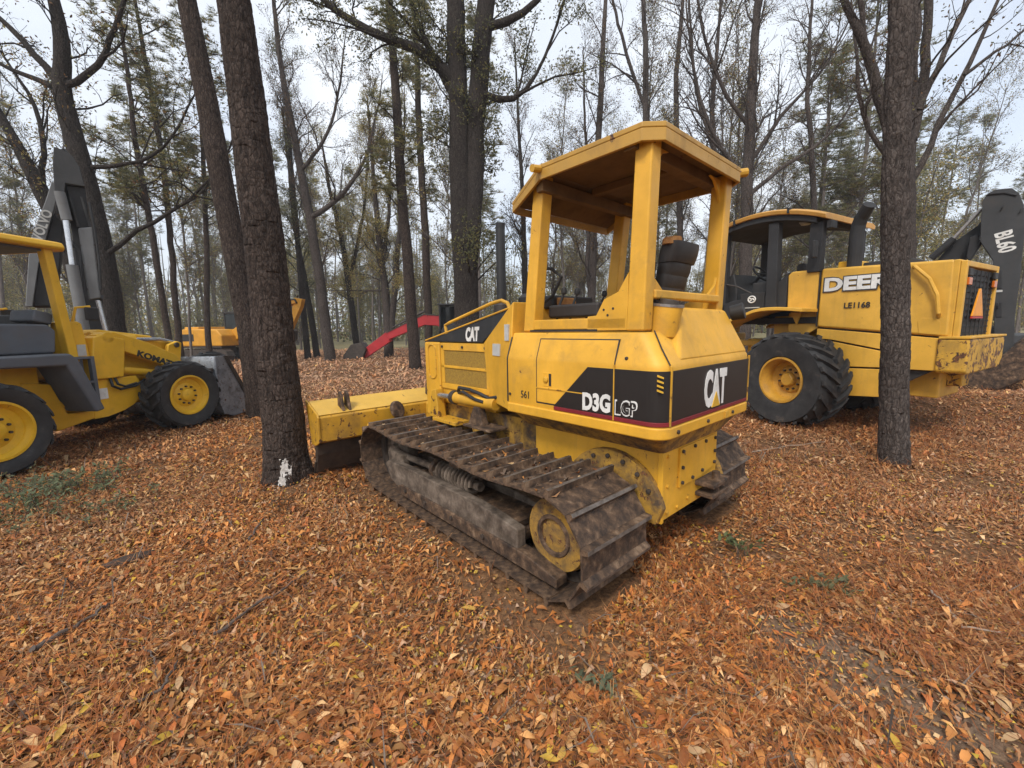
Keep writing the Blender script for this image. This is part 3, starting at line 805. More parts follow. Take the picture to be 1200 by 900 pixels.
    pt('head_cushion', cushion(2.058, 2.19, 0.185, 0.075, -0.605, 0.25, -0.11), 'seat_vinyl', st, bevel=0, smooth=True)
    pt('side_bolster', MB().tube([(-0.50, 0.14, 1.76), (-0.52, 0.155, 1.92), (-0.55, 0.15, 2.06)], [0.05, 0.06, 0.045], 12), 'seat_vinyl', st, bevel=0, smooth=True)
    fo_rings = [[(-0.635 + 0.05 * math.cos(a) + 0.01 * math.sin(3 * a), 0.02 + w * math.sin(a) + 0.01 * math.cos(5 * a), z) for a in [2 * math.pi * k / 16 for k in range(16)]] for w, z in ((0.09, 2.17), (0.085, 2.205), (0.04, 2.222))]
    pt('torn_foam', MB().loft(fo_rings), 'foam', st, bevel=0, smooth=True)
    pt('arm_rest', MB().box(-0.28, 0.20, 0.24, 0.36, 1.70, 1.80), 'seat_vinyl', st, bevel=0.02, seg=3)
    pt('arm_rest', MB().box(-0.45, -0.05, -0.42, -0.33, 1.72, 1.82), 'seat_vinyl', st, bevel=0.02, seg=3)
    pt('dashboard', MB().box(0.26, 0.40, -0.30, 0.24, 1.78, 1.89), 'black_plastic', bevel=0.02)
    pt('dashboard', MB().box(0.21, 0.30, 0.0, 0.19, 1.81, 1.87), 'foam', bevel=0.01)
    pt('grab_bar', MB().tube([(0.36, 0.32, 1.84), (0.35, 0.33, 2.0), (0.33, 0.33, 2.10), (0.22, 0.30, 2.09), (0.14, 0.27, 2.02), (0.22, 0.28, 1.88), (0.30, 0.30, 1.83)], 0.013, 8), 'black_plastic', bevel=0)
    for y in (-0.25, 0.12, 0.28):
        lv = pt('control_lever', MB().tube([(0.20, y, 1.60), (0.15, y, 1.80), (0.12, y - 0.02, 1.90)], [0.010, 0.010, 0.010], 6), 'black_plastic', bevel=0)
        pt('lever_knob', MB().lathe([(0.0, -0.03), (0.02, -0.02), (0.024, 0.0), (0.018, 0.025), (0.0, 0.032)], (0.12, y - 0.02, 1.91), 'z', 10), 'black_plastic', lv, bevel=0, smooth=True)
    # ---------- left and right lift cylinders and their brackets above the tracks
    for s in (1, -1):
        yb = 0.525 * s
        cy = pt('lift_cylinder', MB().tube([(0.66, yb, 0.975), (1.30, yb, 0.965)], 0.058, 16), 'cat', bevel=0.006)
        pt('cylinder_rod', MB().tube([(1.30, yb, 0.965), (1.58, yb, 0.955)], 0.028, 12), 'chrome', cy, bevel=0)
        pt('cylinder_gland', MB().tube([(1.27, yb, 0.965), (1.325, yb, 0.965)], 0.070, 16), 'dark_steel', cy, bevel=0.004)
        pt('cylinder_bracket', MB().prism([(1.55, 0.72), (1.74, 0.72), (1.68, 1.00), (1.60, 1.02)], min(0.47 * s, 0.565 * s), max(0.47 * s, 0.565 * s)), 'cat_worn', cy, bevel=0.01)
        pt('cylinder_bracket', MB().prism([(0.80, 0.76), (1.02, 0.76), (0.93, 0.93), (0.86, 0.93)], min(0.50 * s, 0.58 * s), max(0.50 * s, 0.58 * s)), 'mud_steel', cy, bevel=0.01)
        pt('hydraulic_hose', MB().tube([(1.24, yb, 1.03), (1.18, yb + 0.03 * s, 1.075), (1.0, yb + 0.04 * s, 1.075), (0.84, yb + 0.035 * s, 1.05), (0.74, yb + 0.02 * s, 1.02), (0.60, yb, 1.05)], 0.017, 8), 'hose', cy, bevel=0)
        pt('hydraulic_hose', MB().tube([(1.20, yb + 0.02 * s, 1.02), (1.08, yb + 0.06 * s, 1.05), (0.90, yb + 0.06 * s, 1.00), (0.78, yb + 0.05 * s, 0.985)], 0.015, 8), 'hose', cy, bevel=0)
        sy0, sy1 = sorted((0.43 * s, 0.64 * s))
        pt('step_plate', MB().box(0.62, 1.02, sy0, sy1, 0.745, 0.765), 'mud_steel', bevel=0.005)
        pt('step_plate', MB().box(1.20, 1.62, sy0, sy1 - 0.04, 0.70, 0.735), 'cat_worn', bevel=0.005)
    # ---------- push frame and blade
    for s in (1, -1):
        pt('push_arm', MB().hexa([(0.9, 0.34 * s, 0.30), (0.9, 0.46 * s, 0.30), (0.9, 0.46 * s, 0.46), (0.9, 0.34 * s, 0.46)], [(2.36, 0.10 * s, 0.38), (2.36, 0.22 * s, 0.38), (2.36, 0.22 * s, 0.58), (2.36, 0.10 * s, 0.58)]), 'cat_worn', bevel=0.012)
    # curved mouldboard with boxed back: sloping top sheet, upright back sheet, undercut lower part
    W = 1.47
    bl = pt('blade', MB().prism([(2.74, 0.850), (2.44, 0.752), (2.415, 0.735), (2.42, 0.47), (2.55, 0.43), (2.622, 0.431), (2.66, 0.66), (2.735, 0.82)], -W, W), 'cat_worn', bevel=0.012)
    pt('mouldboard', MB().prism([(2.55, 0.428), (2.56, 0.30), (2.64, 0.10), (2.70, 0.065), (2.71, 0.08), (2.645, 0.28), (2.622, 0.429)], -W, W), 'blade_shade', bl, bevel=0)
    pt('blade_top_sheet', MB().prism([(2.755, 0.872), (2.43, 0.762), (2.432, 0.754), (2.757, 0.862)], -W + 0.004, W - 0.004), 'cat_top', bl, bevel=0.003)
    pt('cutting_edge', MB().hexa([(2.60, -W - 0.02, 0.22), (2.63, -W - 0.02, 0.22), (2.63, W + 0.02, 0.22), (2.60, W + 0.02, 0.22)], [(2.70, -W - 0.02, 0.035), (2.73, -W - 0.02, 0.035), (2.73, W + 0.02, 0.035), (2.70, W + 0.02, 0.035)]), 'dark_steel', bl, bevel=0.003)
    for s in (1, -1):
        pt('end_plate', MB().prism([(2.79, 0.885), (2.42, 0.768), (2.40, 0.74), (2.41, 0.47), (2.53, 0.42), (2.66, 0.41)], min(W * s, (W + 0.022) * s), max(W * s, (W + 0.022) * s)), 'cat_worn', bl, bevel=0.005)
    for y in (1.20, 1.13, 0.10, 0.03, -1.13, -1.20):
        pt('blade_lug', MB().prism([(2.44, 0.755), (2.60, 0.80), (2.585, 0.94), (2.54, 0.975), (2.49, 0.94)], y - 0.014, y + 0.014), 'mud_steel', bl, bevel=0.006)
    pt('blade_pocket', MB().tube([(2.40, 0.62, 0.70), (2.36, 0.60, 0.715)], [0.11, 0.10], 16), 'mud_steel', bl, bevel=0.01)
    pt('blade_trunnion', MB().box(2.16, 2.42, -0.22, 0.22, 0.34, 0.74), 'cat_worn', bl, bevel=0.02)
    for s in (1, -1):
        pt('angle_cylinder', MB().tube([(1.75, 0.52 * s, 0.62), (2.40, 0.95 * s, 0.56)], 0.05, 14), 'cat_worn', bl, bevel=0.005)
    # ---------- leaves and mud crumbs lying on the left track
    return T

dozer = make_dozer()
# ================================================================== wheels
def lug_mesh(R, W, skew, depth):
    """one bar of tread, rising from shoulder to centre line, in the frame of a wheel whose axle is y"""
    mb = MB()
    a0, a1 = 0.0, skew
    t = 0.062
    r0, r1 = R - depth - 0.012, R
    q = []
    for (a, y, rr) in ((a0, W * 0.50, r1 - 0.035), (a0 * 0.5 + a1 * 0.5, W * 0.30, r1), (a1, W * 0.02, r1)):
        q.append((a, y, rr))
    rings = []
    for a, y, rr in q:
        rings.append([((r) * math.cos(a + da), y, (r) * math.sin(a + da)) for da, r in ((-t, r0), (-t * 0.72, rr), (t * 0.72, rr), (t, r0))])
    mb.loft(rings)
    me = mb.mesh('tread_lug')
    me.materials.append(M['rubber'])
    me.polygons.foreach_set('use_smooth', [False] * len(me.polygons))
    return me

def make_wheel(parent, c, R, W, out, rim_mat, rr=0.55, lugs=20, steer=0.0, dish=0.10):
    """c: wheel centre; out: +1 / -1 direction of the outer side along y"""
    hw = W / 2
    dp = 0.045 * R / 0.6
    prof = [(R * rr, hw * 0.72), (R * (rr + 0.04), hw * 0.86), (R * 0.74, hw * 0.98), (R * 0.88, hw * 0.99), (R - dp - 0.03, hw * 0.93), (R - dp, hw * 0.78), (R - dp, -hw * 0.78), (R - dp - 0.03, -hw * 0.93), (R * 0.88, -hw * 0.99), (R * 0.74, -hw * 0.98), (R * rr, -hw * 0.72)]
    ty = MB().lathe(prof, (0, 0, 0), 'y', 56, False).build('wheel', 'rubber', parent, 0, True)
    ty.location = c
    ty.rotation_euler = (0, random.uniform(0, 6), 0)
    rz = Matrix.Rotation(steer, 4, 'Z')
    ty.matrix_local = Matrix.Translation(c) @ rz @ Matrix.Rotation(random.uniform(0, 6), 4, 'Y')
    la, lb = lug_mesh(R, W, 0.30, dp), None
    mb = MB()
    me2 = la.copy()
    co = np.empty(len(me2.vertices) * 3)
    me2.vertices.foreach_get('co', co)
    co = co.reshape(-1, 3)
    co[:, 1] *= -1
    me2.vertices.foreach_set('co', co.ravel())
    me2.flip_normals()
    for k in range(lugs):
        for half, me in ((0, la), (1, me2)):
            o = bpy.data.objects.new('tread_lug', me)
            COL.objects.link(o)
            o.parent = ty
            o.matrix_local = Matrix.Rotation(-2 * math.pi * (k + 0.5 * half) / lugs, 4, 'Y')
    s = out
    rimp = [(R * rr * 1.04, hw * 0.80 * s), (R * rr * 1.03, hw * 0.86 * s), (R * rr * 0.95, hw * 0.86 * s), (R * rr * 0.93, hw * 0.70 * s), (R * rr * 0.86, hw * 0.60 * s), (R * rr * 0.84, (hw * 0.80 - dish) * s), (R * rr * 0.62, (hw * 0.72 - dish) * s), (R * rr * 0.55, (hw * 0.80 - dish) * s), (R * rr * 0.34, (hw * 0.82 - dish) * s), (R * rr * 0.30, (hw * 1.0 - dish) * s), (R * rr * 0.24, (hw * 1.06 - dish) * s), (0.0, (hw * 1.06 - dish) * s)]
    ri = MB().lathe(rimp, (0, 0, 0), 'y', 48, False).build('rim', rim_mat, ty, 0, True)
    for k in range(10):
        a = 2 * math.pi * k / 10
        MB().lathe([(0.016, (hw * 0.80 - dish) * s), (0.016, (hw * 0.80 - dish + 0.03) * s), (0.0, (hw * 0.80 - dish + 0.032) * s)], (R * rr * 0.45 * math.cos(a), 0, R * rr * 0.45 * math.sin(a)), 'y', 7).build('wheel_nut', 'dark_steel', ty, 0)
    # inner side closed by a plain disc
    MB().lathe([(R * rr * 1.0, -hw * 0.70 * s), (R * rr * 0.4, -hw * 0.45 * s), (0.0, -hw * 0.45 * s)], (0, 0, 0), 'y', 32, False).build('rim_back', rim_mat, ty, 0, True)
    return ty

# ================================================================== backhoe loader on the left
def make_backhoe_loader():
    T = thing('backhoe_loader', 'yellow backhoe loader with dark grey fender and front bucket at the left edge', 'backhoe loader', (-6.6985, 6.79, 0), rad(90 - 7.2))
    def pt(name, mb, mat, par=T, bevel=0.010, smooth=False):
        return mb.build(name, mat, par, bevel, smooth)
    for s in (-1, 1):
        make_wheel(T, (0.43, 0.945 * s, 0.585), 0.585, 0.42, s, 'kom_rim', 0.56, 18, rad(-6), dish=0.07)
        make_wheel(T, (-2.06, 0.945 * s, 0.56), 0.56, 0.42, s, 'kom_rim', 0.60, 18, 0, dish=0.07)
    pt('main_frame', MB().box(-2.9, 0.55, -0.40, 0.40, 0.50, 0.86), 'kom')
    pt('axle', MB().tube([(0.43, -0.8, 0.56), (0.43, 0.8, 0.56)], 0.10, 14), 'kom')
    pt('axle', MB().tube([(-2.06, -0.8, 0.56), (-2.06, 0.8, 0.56)], 0.11, 14), 'kom')
    hd = pt('engine_hood', MB().prism([(-0.72, 1.0), (-0.72, 1.62), (-0.3, 1.64), (0.85, 1.48), (0.92, 1.40), (0.92, 0.86), (-0.3, 0.86)], -0.42, 0.42), 'kom', bevel=0.03)
    pt('hood_grille', MB().box(0.921, 0.935, -0.34, 0.34, 0.95, 1.36), 'black_plastic', hd)
    pt('hood_panel', MB().prism([(-0.30, 1.642), (0.60, 1.52), (0.60, 1.60), (-0.25, 1.72)], -0.33, 0.33), 'kom', hd, 0.03)
    for s in (-1, 1):
        def Y(a, b):
            return sorted((a * s, b * s))
        y0, y1 = Y(0.42, 0.66)
        # loader tower with a bent foot, chassis cheek with swept lower edge
        pt('loader_tower', MB().prism([(-0.62, 1.60), (-0.50, 1.64), (-0.18, 1.56), (-0.20, 1.40), (-0.27, 0.98), (-0.74, 0.98), (-0.70, 1.12)], *Y(0.50, 0.70)), 'kom', bevel=0.02)
        ch = pt('chassis_cheek', MB().prism([(-0.74, 0.975), (-0.04, 0.975), (0.06, 0.80), (0.02, 0.64), (-0.12, 0.52), (-0.28, 0.45), (-0.52, 0.40), (-0.72, 0.40)], *Y(0.46, 0.64)), 'kom', bevel=0.015)
        e = 0.652 * s
        pt('sticker', MB().box(-0.62, -0.50, min(e, e - 0.014 * s), max(e, e - 0.014 * s), 0.68, 0.84), 'white', ch, 0)
        pt('hydraulic_hose', MB().tube([(-0.45, 0.66 * s, 0.98), (-0.46, 0.70 * s, 0.86), (-0.36, 0.71 * s, 0.80), (-0.12, 0.70 * s, 0.82), (0.05, 0.68 * s, 0.90)], 0.020, 8), 'hose', ch, 0)
        pt('hydraulic_hose', MB().tube([(-0.38, 0.66 * s, 0.98), (-0.38, 0.70 * s, 0.88), (-0.28, 0.71 * s, 0.83), (-0.10, 0.70 * s, 0.86)], 0.018, 8), 'hose', ch, 0)
        # loader arm, lift cylinder, bucket link
        arm = pt('loader_arm', MB().prism([(-0.56, 1.64), (-0.30, 1.68), (0.20, 1.50), (0.66, 1.27), (1.16, 0.72), (1.22, 0.46), (1.10, 0.42), (0.94, 0.62), (0.50, 1.06), (-0.10, 1.33), (-0.52, 1.50)], *Y(0.53, 0.67)), 'kom', bevel=0.018)
        pt('pivot_boss', MB().lathe([(0.085, -0.10), (0.085, 0.10)], (-0.42, 0.60 * s, 1.59), 'y', 20), 'kom', arm, 0.008)
        pt('lift_cylinder', MB().tube([(-0.34, 0.60 * s, 1.10), (0.30, 0.60 * s, 0.98)], 0.060, 14), 'kom', arm)
        pt('lift_rod', MB().tube([(0.30, 0.60 * s, 0.98), (0.72, 0.60 * s, 0.90)], 0.032, 12), 'chrome', arm, 0)
        pt('tilt_link', MB().prism([(0.58, 1.15), (0.86, 1.15), (0.92, 1.47), (0.84, 1.50), (0.66, 1.44)], *Y(0.48, 0.56)), 'kom', arm, 0.015)
        pt('tilt_rod', MB().tube([(0.10, 0.45 * s, 1.55), (0.60, 0.46 * s, 1.54), (0.86, 0.47 * s, 1.47)], 0.032, 12), 'chrome', arm, 0)
        pt('tilt_cylinder', MB().tube([(-0.48, 0.44 * s, 1.62), (0.16, 0.45 * s, 1.56)], 0.065, 14), 'kom', arm, 0.008)
        pt('link_pin', MB().lathe([(0.045, -0.06), (0.045, 0.06)], (0.80, 0.53 * s, 1.43), 'y', 14), 'dark_steel', arm, 0.005)
        # steps
        st = MB()
        for (a, b) in (((-1.14, 1.335), (-0.80, 1.335)), ((-1.12, 0.99), (-0.80, 0.99)), ((-1.02, 0.64), (-0.78, 0.64))):
            st.box(a[0], b[0], *Y(0.62, 0.86), a[1] - 0.035, a[1])
        st.box(-0.82, -0.77, *Y(0.80, 0.86), 0.60, 1.335).box(-0.82, -0.77, *Y(0.62, 0.66), 0.60, 1.335)
        pt('cab_step', st, 'kom_grey', bevel=0.006)
        # tank and rear frame under the cab
        tk = pt('side_tank', MB().prism([(-1.50, 1.05), (-1.20, 0.99), (-1.06, 0.56), (-0.74, 0.54), (-0.74, 0.42), (-1.20, 0.34), (-1.36, 0.62), (-1.55, 0.80)], *Y(0.40, 0.68)), 'kom', bevel=0.02)
        pt('step_box', MB().box(-1.10, -0.84, *Y(0.45, 0.66), 0.645, 0.93), 'kom', tk)
        pt('box_cap', MB().lathe([(0.055, 0), (0.055, 0.012 * s), (0, 0.014 * s)], (-0.96, 0.66 * s, 0.80), 'y', 16), 'dark_ink', tk, 0)
        # dark fender: flat top, raked front leg
        pt('fender', MB().prism([(-3.0, 1.40), (-1.24, 1.40), (-1.16, 1.33), (-0.92, 0.60), (-1.04, 0.58), (-1.30, 1.24), (-3.0, 1.30)], *Y(0.62, 1.12)), 'kom_grey', bevel=0.03)
        pt('rear_quarter', MB().box(-2.75, -1.30, *Y(0.40, 0.66), 0.90, 1.295), 'kom', bevel=0.02)
        pt('side_console', MB().prism([(-2.9, 1.405), (-1.18, 1.405), (-1.14, 1.70), (-1.22, 1.78), (-2.9, 1.80)], *Y(0.58, 0.82)), 'kom_grey', bevel=0.03)
        # cab posts and cowl
        pt('cab_post', MB().hexa([(-0.97, 0.62 * s, 1.26), (-0.86, 0.62 * s, 1.26), (-0.86, 0.74 * s, 1.26), (-0.97, 0.74 * s, 1.26)], [(-1.08, 0.62 * s, 2.78), (-0.98, 0.62 * s, 2.78), (-0.98, 0.74 * s, 2.78), (-1.08, 0.74 * s, 2.78)]), 'kom', bevel=0.015)
        pt('cab_post', MB().hexa([(-2.75, 0.62 * s, 1.40), (-2.63, 0.62 * s, 1.40), (-2.63, 0.74 * s, 1.40), (-2.75, 0.74 * s, 1.40)], [(-2.75, 0.62 * s, 2.78), (-2.63, 0.62 * s, 2.78), (-2.63, 0.74 * s, 2.78), (-2.75, 0.74 * s, 2.78)]), 'kom', bevel=0.015)
        cw = pt('cab_cowl', MB().prism([(-0.90, 1.32), (-0.66, 1.30), (-0.71, 1.80), (-0.76, 1.83), (-0.88, 1.82)], *Y(0.36, 0.66)), 'kom', bevel=0.02)
        pt('sticker', MB().box(-0.82, -0.71, min(0.655 * s, 0.664 * s), max(0.655 * s, 0.664 * s), 1.34, 1.50), 'grey_white', cw, 0)
        mi = pt('mirror_arm', MB().tube([(-0.80, 0.62 * s, 1.80), (-0.76, 0.66 * s, 2.02), (-0.62, 0.72 * s, 2.04)], 0.018, 8), 'kom', bevel=0)
        pt('mirror', MB().box(-0.70, -0.52, min(0.70 * s, 0.74 * s), max(0.70 * s, 0.74 * s), 1.84, 2.03), 'black_plastic', mi, 0.02)
        if s == -1:
            lettering('KOMATSU', 'dark_ink', arm, (-0.02, -0.674, 1.285), (1, 0, -0.40), (0.38, 0, 1), 0.105, 0.80, 0.045)
    pt('dash', MB().box(-1.15, -0.92, -0.42, 0.42, 1.32, 1.92), 'black_plastic', bevel=0.03)
    pt('instrument_box', MB().box(-1.20, -0.98, -0.58, -0.20, 1.80, 1.96, Matrix.Rotation(rad(14), 3, 'Y')), 'kom_grey', bevel=0.03)
    wr = [(-1.52 + 0.07 * math.cos(a), -0.12 + 0.21 * math.sin(a), 1.98 + 0.18 * math.cos(a)) for a in [2 * math.pi * k / 28 for k in range(29)]]
    wr = [(-1.50 + 0.20 * math.cos(a), -0.15 + 0.21 * math.sin(a), 1.96 + 0.10 * math.cos(a)) for a in [2 * math.pi * k / 28 for k in range(29)]]
    sw = pt('steering_wheel', MB().tube(wr, 0.016, 8, False), 'black_plastic', bevel=0)
    pt('steering_column', MB().tube([(-1.50, -0.15, 1.95), (-1.16, -0.15, 1.55)], 0.030, 8).tube([(-1.69, -0.15, 1.865), (-1.31, -0.15, 2.055)], 0.012, 6).tube([(-1.50, -0.35, 1.96), (-1.50, 0.05, 1.96)], 0.012, 6), 'black_plastic', sw, 0)
    pt('seat', MB().box(-2.2, -1.75, -0.26, 0.26, 1.35, 1.62).box(-2.36, -2.2, -0.26, 0.26, 1.40, 2.15), 'seat_vinyl', bevel=0.05)
    pt('cab_floor', MB().box(-2.9, -0.8, -0.60, 0.60, 1.22, 1.30), 'kom_grey')
    ro = pt('cab_roof', MB().loft([[(x, y, z) for x, y, z in ((-3.0, -h, zz), (-0.90, -h, zz), (-0.83, -h + 0.10, zz), (-0.83, h - 0.10, zz), (-0.90, h, zz), (-3.0, h, zz))] for h, zz in ((0.80, 2.765), (0.83, 2.80), (0.80, 2.86), (0.70, 2.885))]), 'kom', bevel=0.015)
    pt('roof_lining', MB().box(-2.9, -1.0, -0.70, 0.70, 2.735, 2.764), 'kom_grey', ro, 0)
    be = pt('beacon_bracket', MB().tube([(-0.80, -0.50, 1.80), (-0.80, -0.52, 1.98)], 0.02, 8), 'kom', bevel=0)
    # bucket
    bk = MB().prism([(1.18, 1.12), (1.12, 1.02), (1.10, 0.35), (1.20, 0.12), (1.40, 0.04), (1.95, 0.03), (1.95, 0.06), (1.42, 0.075), (1.24, 0.15), (1.15, 0.36), (1.165, 1.0), (1.24, 1.08)], -1.15, 1.15)
    bo = pt('bucket', bk, 'steel_blue', bevel=0.008)
    bo.matrix_local = Matrix.Translation((-0.16, 0, 0.02)) @ Matrix.Diagonal((1, 1, 1.06, 1))
    for s in (-1, 1):
        pt('bucket_side', MB().prism([(1.10, 1.12), (1.32, 1.12), (1.62, 0.55), (1.96, 0.06), (1.40, 0.02), (1.18, 0.10), (1.08, 0.36)], min(1.15 * s, 1.18 * s), max(1.15 * s, 1.18 * s)), 'steel_blue', bo, 0.006)
        pt('bucket_edge', MB().hexa([(1.28, 1.181 * s, 1.12), (1.36, 1.181 * s, 1.12), (1.36, 1.20 * s, 1.12), (1.28, 1.20 * s, 1.12)], [(1.86, 1.181 * s, 0.10), (1.97, 1.181 * s, 0.10), (1.97, 1.20 * s, 0.10), (1.86, 1.20 * s, 0.10)]), 'dark_steel', bo, 0.004)
        for y in (0.50, 0.72):
            pt('bucket_lug', MB().prism([(1.10, 0.95), (0.98, 0.86), (1.00, 0.52), (1.10, 0.30)], min(y * s, (y + 0.03) * s), max(y * s, (y + 0.03) * s)), 'dark_steel', bo, 0.006)
    pt('bucket_rib', MB().box(1.06, 1.10, -1.12, 1.12, 0.84, 0.92).box(1.055, 1.10, -1.12, 1.12, 0.40, 0.46), 'dark_steel', bo, 0.006)
    pt('cutting_edge', MB().box(1.85, 2.06, -1.18, 1.18, 0.005, 0.028), 'polished', bo, 0.004)
    # its own digging arm behind the cab
    dg = pt('rear_boom', MB().prism([(-3.05, 0.9), (-3.25, 0.9), (-3.45, 1.9), (-3.30, 2.62), (-3.15, 2.60), (-3.25, 1.9)], -0.16, 0.16), 'kom', bevel=0.03)
    pt('rear_cylinder', MB().tube([(-3.05, 0, 1.0), (-3.12, 0, 2.2)], 0.06, 12), 'dark_steel', dg, 0)
    pt('rear_frame', MB().box(-3.15, -2.88, -0.9, 0.9, 0.45, 1.0), 'kom', bevel=0.02)
    return T

backhoe = make_backhoe_loader()

# ================================================================== wheel loader on the right
def make_wheel_loader():
    T = thing('wheel_loader', 'large yellow wheel loader with canopy seen from the rear left behind the bulldozer', 'wheel loader', (5.329, 6.86, 0), rad(90 + 30))
    def pt(name, mb, mat, par=T, bevel=0.012, smooth=False):
        return mb.build(name, mat, par, bevel, smooth)
    for s in (1, -1):
        make_wheel(T, (0.16, 0.93 * s, 0.745), 0.745, 0.60, s, 'deere_rim', 0.47, 22, rad(-11), dish=0.20)
        make_wheel(T, (2.85, 0.93 * s, 0.745), 0.745, 0.54, s, 'deere_rim', 0.47, 22, 0, dish=0.15)
    pt('axle', MB().tube([(0, -0.75, 0.745), (0, 0.75, 0.745)], 0.16, 16), 'deere')
    pt('axle', MB().tube([(2.85, -0.75, 0.745), (2.85, 0.75, 0.745)], 0.16, 16), 'deere')
    hw = 0.70
    # engine hood as upper, middle and lower side panels with open joints
    hood = pt('hood', MB().hexa([(-0.03, hw, 1.565), (-0.03, hw - 0.015, 2.445), (-0.03, -hw + 0.015, 2.445), (-0.03, -hw, 1.565)], [(-1.50, hw, 1.42), (-1.48, hw - 0.015, 2.375), (-1.48, -hw + 0.015, 2.375), (-1.50, -hw, 1.42)]), 'deere', bevel=0.035)
    for s in (1, -1):
        y0, y1 = sorted((hw * s, (hw - 0.06) * s))
        pt('lower_panel', MB().prism([(-0.04, 1.538), (-0.855, 1.458), (-0.855, 1.243), (-0.23, 1.373), (-0.04, 1.383)], y0, y1), 'deere', bevel=0.008)
        pt('lower_panel', MB().prism([(-0.04, 1.358), (-0.23, 1.348), (-0.862, 1.218), (-0.868, 0.992), (-0.30, 0.972), (-0.04, 0.977)], y0, y1), 'deere', bevel=0.008)
        pt('lower_panel', MB().prism([(-0.04, 0.952), (-0.30, 0.948), (-0.90, 0.968), (-0.93, 0.58), (-0.30, 0.53), (-0.04, 0.53)], y0, y1), 'deere', bevel=0.008)
        pt('rear_side_panel', MB().prism([(-0.875, 1.46), (-1.43, 1.405), (-1.43, 0.99), (-0.89, 0.985)], y0, y1), 'deere', bevel=0.008)
        pt('panel_backing', MB().prism([(-0.05, 1.56), (-1.40, 1.42), (-1.40, 1.0), (-0.88, 0.62), (-0.05, 0.56)], min((hw - 0.06) * s, (hw - 0.10) * s), max((hw - 0.06) * s, (hw - 0.10) * s)), 'dark_ink', bevel=0)
        pt('panel_gap', MB().box(-0.034, -0.018, min((hw - 0.02) * s, (hw + 0.001) * s), max((hw - 0.02) * s, (hw + 0.001) * s), 1.57, 2.43), 'dark_ink', hood, 0)
        pt('inspection_cover', MB().prism([(-1.20, 1.62), (-1.22, 1.47), (-1.42, 1.45), (-1.42, 1.60), (-1.38, 1.66), (-1.24, 1.665)], min(hw * s, (hw + 0.006) * s), max(hw * s, (hw + 0.006) * s)), 'deere', hood, 0.003)
        pt('hood_hand_rail', MB().tube([(-1.10, (hw + 0.0) * s, 2.33), (-1.12, (hw + 0.05) * s, 2.335), (-1.28, (hw + 0.06) * s, 2.16), (-1.37, (hw + 0.06) * s, 1.95), (-1.40, (hw + 0.055) * s, 1.72), (-1.39, (hw + 0.0) * s, 1.68)], 0.022, 8), 'deere', hood, 0)
        # panel behind the cab
        pt('cab_rear_panel', MB().prism([(-0.015, 2.44), (0.38, 2.45), (0.44, 2.40), (0.42, 1.85), (-0.015, 1.82)], min(0.35 * s, hw * s), max(0.35 * s, hw * s)), 'deere', bevel=0.03)
        # fender arch over the rear wheel
        ro, ri = [], []
        for k in range(13):
            t = k / 12.0
            x = -0.03 + 1.45 * t
            z = 1.845 + 0.04 * math.sin(math.pi * min(1, t * 1.6)) - 0.26 * max(0, (t - 0.45) / 0.55) ** 1.3
            ro.append((x, z))
        poly = ro + [(x, z - 0.055) for x, z in reversed(ro)]
        pt('fender', MB().prism(poly, min(0.55 * s, 1.18 * s), max(0.55 * s, 1.18 * s)), 'deere', bevel=0.012)
        pt('fender_skirt', MB().prism([(-0.02, 1.79), (0.42, 1.79), (0.42, 1.50), (0.20, 1.40), (-0.02, 1.55)], min(0.45 * s, 0.62 * s), max(0.45 * s, 0.62 * s)), 'deere', bevel=0.01)
        pt('fender_stay', MB().prism([(0.20, 1.80), (0.36, 1.80), (0.26, 1.60)], min(0.66 * s, 0.70 * s), max(0.66 * s, 0.70 * s)), 'deere', bevel=0.004)
        # cab posts
        pt('cab_post', MB().hexa([(0.56, 0.62 * s, 1.84), (0.74, 0.62 * s, 1.84), (0.74, 0.76 * s, 1.84), (0.56, 0.76 * s, 1.84)], [(0.60, 0.62 * s, 3.26), (0.76, 0.62 * s, 3.26), (0.76, 0.76 * s, 3.26), (0.60, 0.76 * s, 3.26)]), 'boom_dark', bevel=0.015)
        pt('cab_post', MB().box(-0.03, 0.15, min(0.60 * s, 0.74 * s), max(0.60 * s, 0.74 * s), 2.40, 3.14), 'boom_dark', bevel=0.015)
        pt('cab_post', MB().box(1.50, 1.62, min(0.58 * s, 0.70 * s), max(0.58 * s, 0.70 * s), 1.6, 3.30), 'boom_dark', bevel=0.015)
        pt('cab_side', MB().prism([(0.44, 1.86), (0.62, 1.86), (1.35, 1.62), (1.60, 1.60), (1.60, 1.98), (1.30, 2.06), (0.80, 2.06), (0.44, 2.45)], min(0.60 * s, 0.70 * s), max(0.60 * s, 0.70 * s)), 'boom_dark', bevel=0.015)
        dr = pt('half_door', MB().prism([(0.78, 1.82), (1.20, 1.72), (1.20, 2.16), (0.78, 2.16)], min(0.66 * s, 0.715 * s), max(0.66 * s, 0.715 * s)), 'black_plastic', bevel=0.008)
        if s == 1:
            ring = [(0.99 + 0.062 * math.cos(a), 0.722, 2.05 + 0.055 * math.sin(a)) for a in [2 * math.pi * k / 18 for k in range(19)]]
            pt('door_emblem', MB().tube(ring, 0.012, 6, False).tube([(1.03, 0.722, 2.07), (1.0, 0.722, 2.055), (0.97, 0.722, 2.065), (0.955, 0.722, 2.035)], 0.012, 6).tube([(1.02, 0.722, 2.025), (0.99, 0.722, 2.04)], 0.010, 6), 'white', dr, 0)
            pt('door_bar', MB().box(0.85, 1.12, 0.715, 0.728, 1.90, 1.915), 'grey_white', dr, 0)
    lettering('DEERE', 'boom_grey', hood, (-0.078, 0.704, 2.078), (-1, 0, -0.01), (0, -0.03, 1), 0.228, 0.965, 0.075)
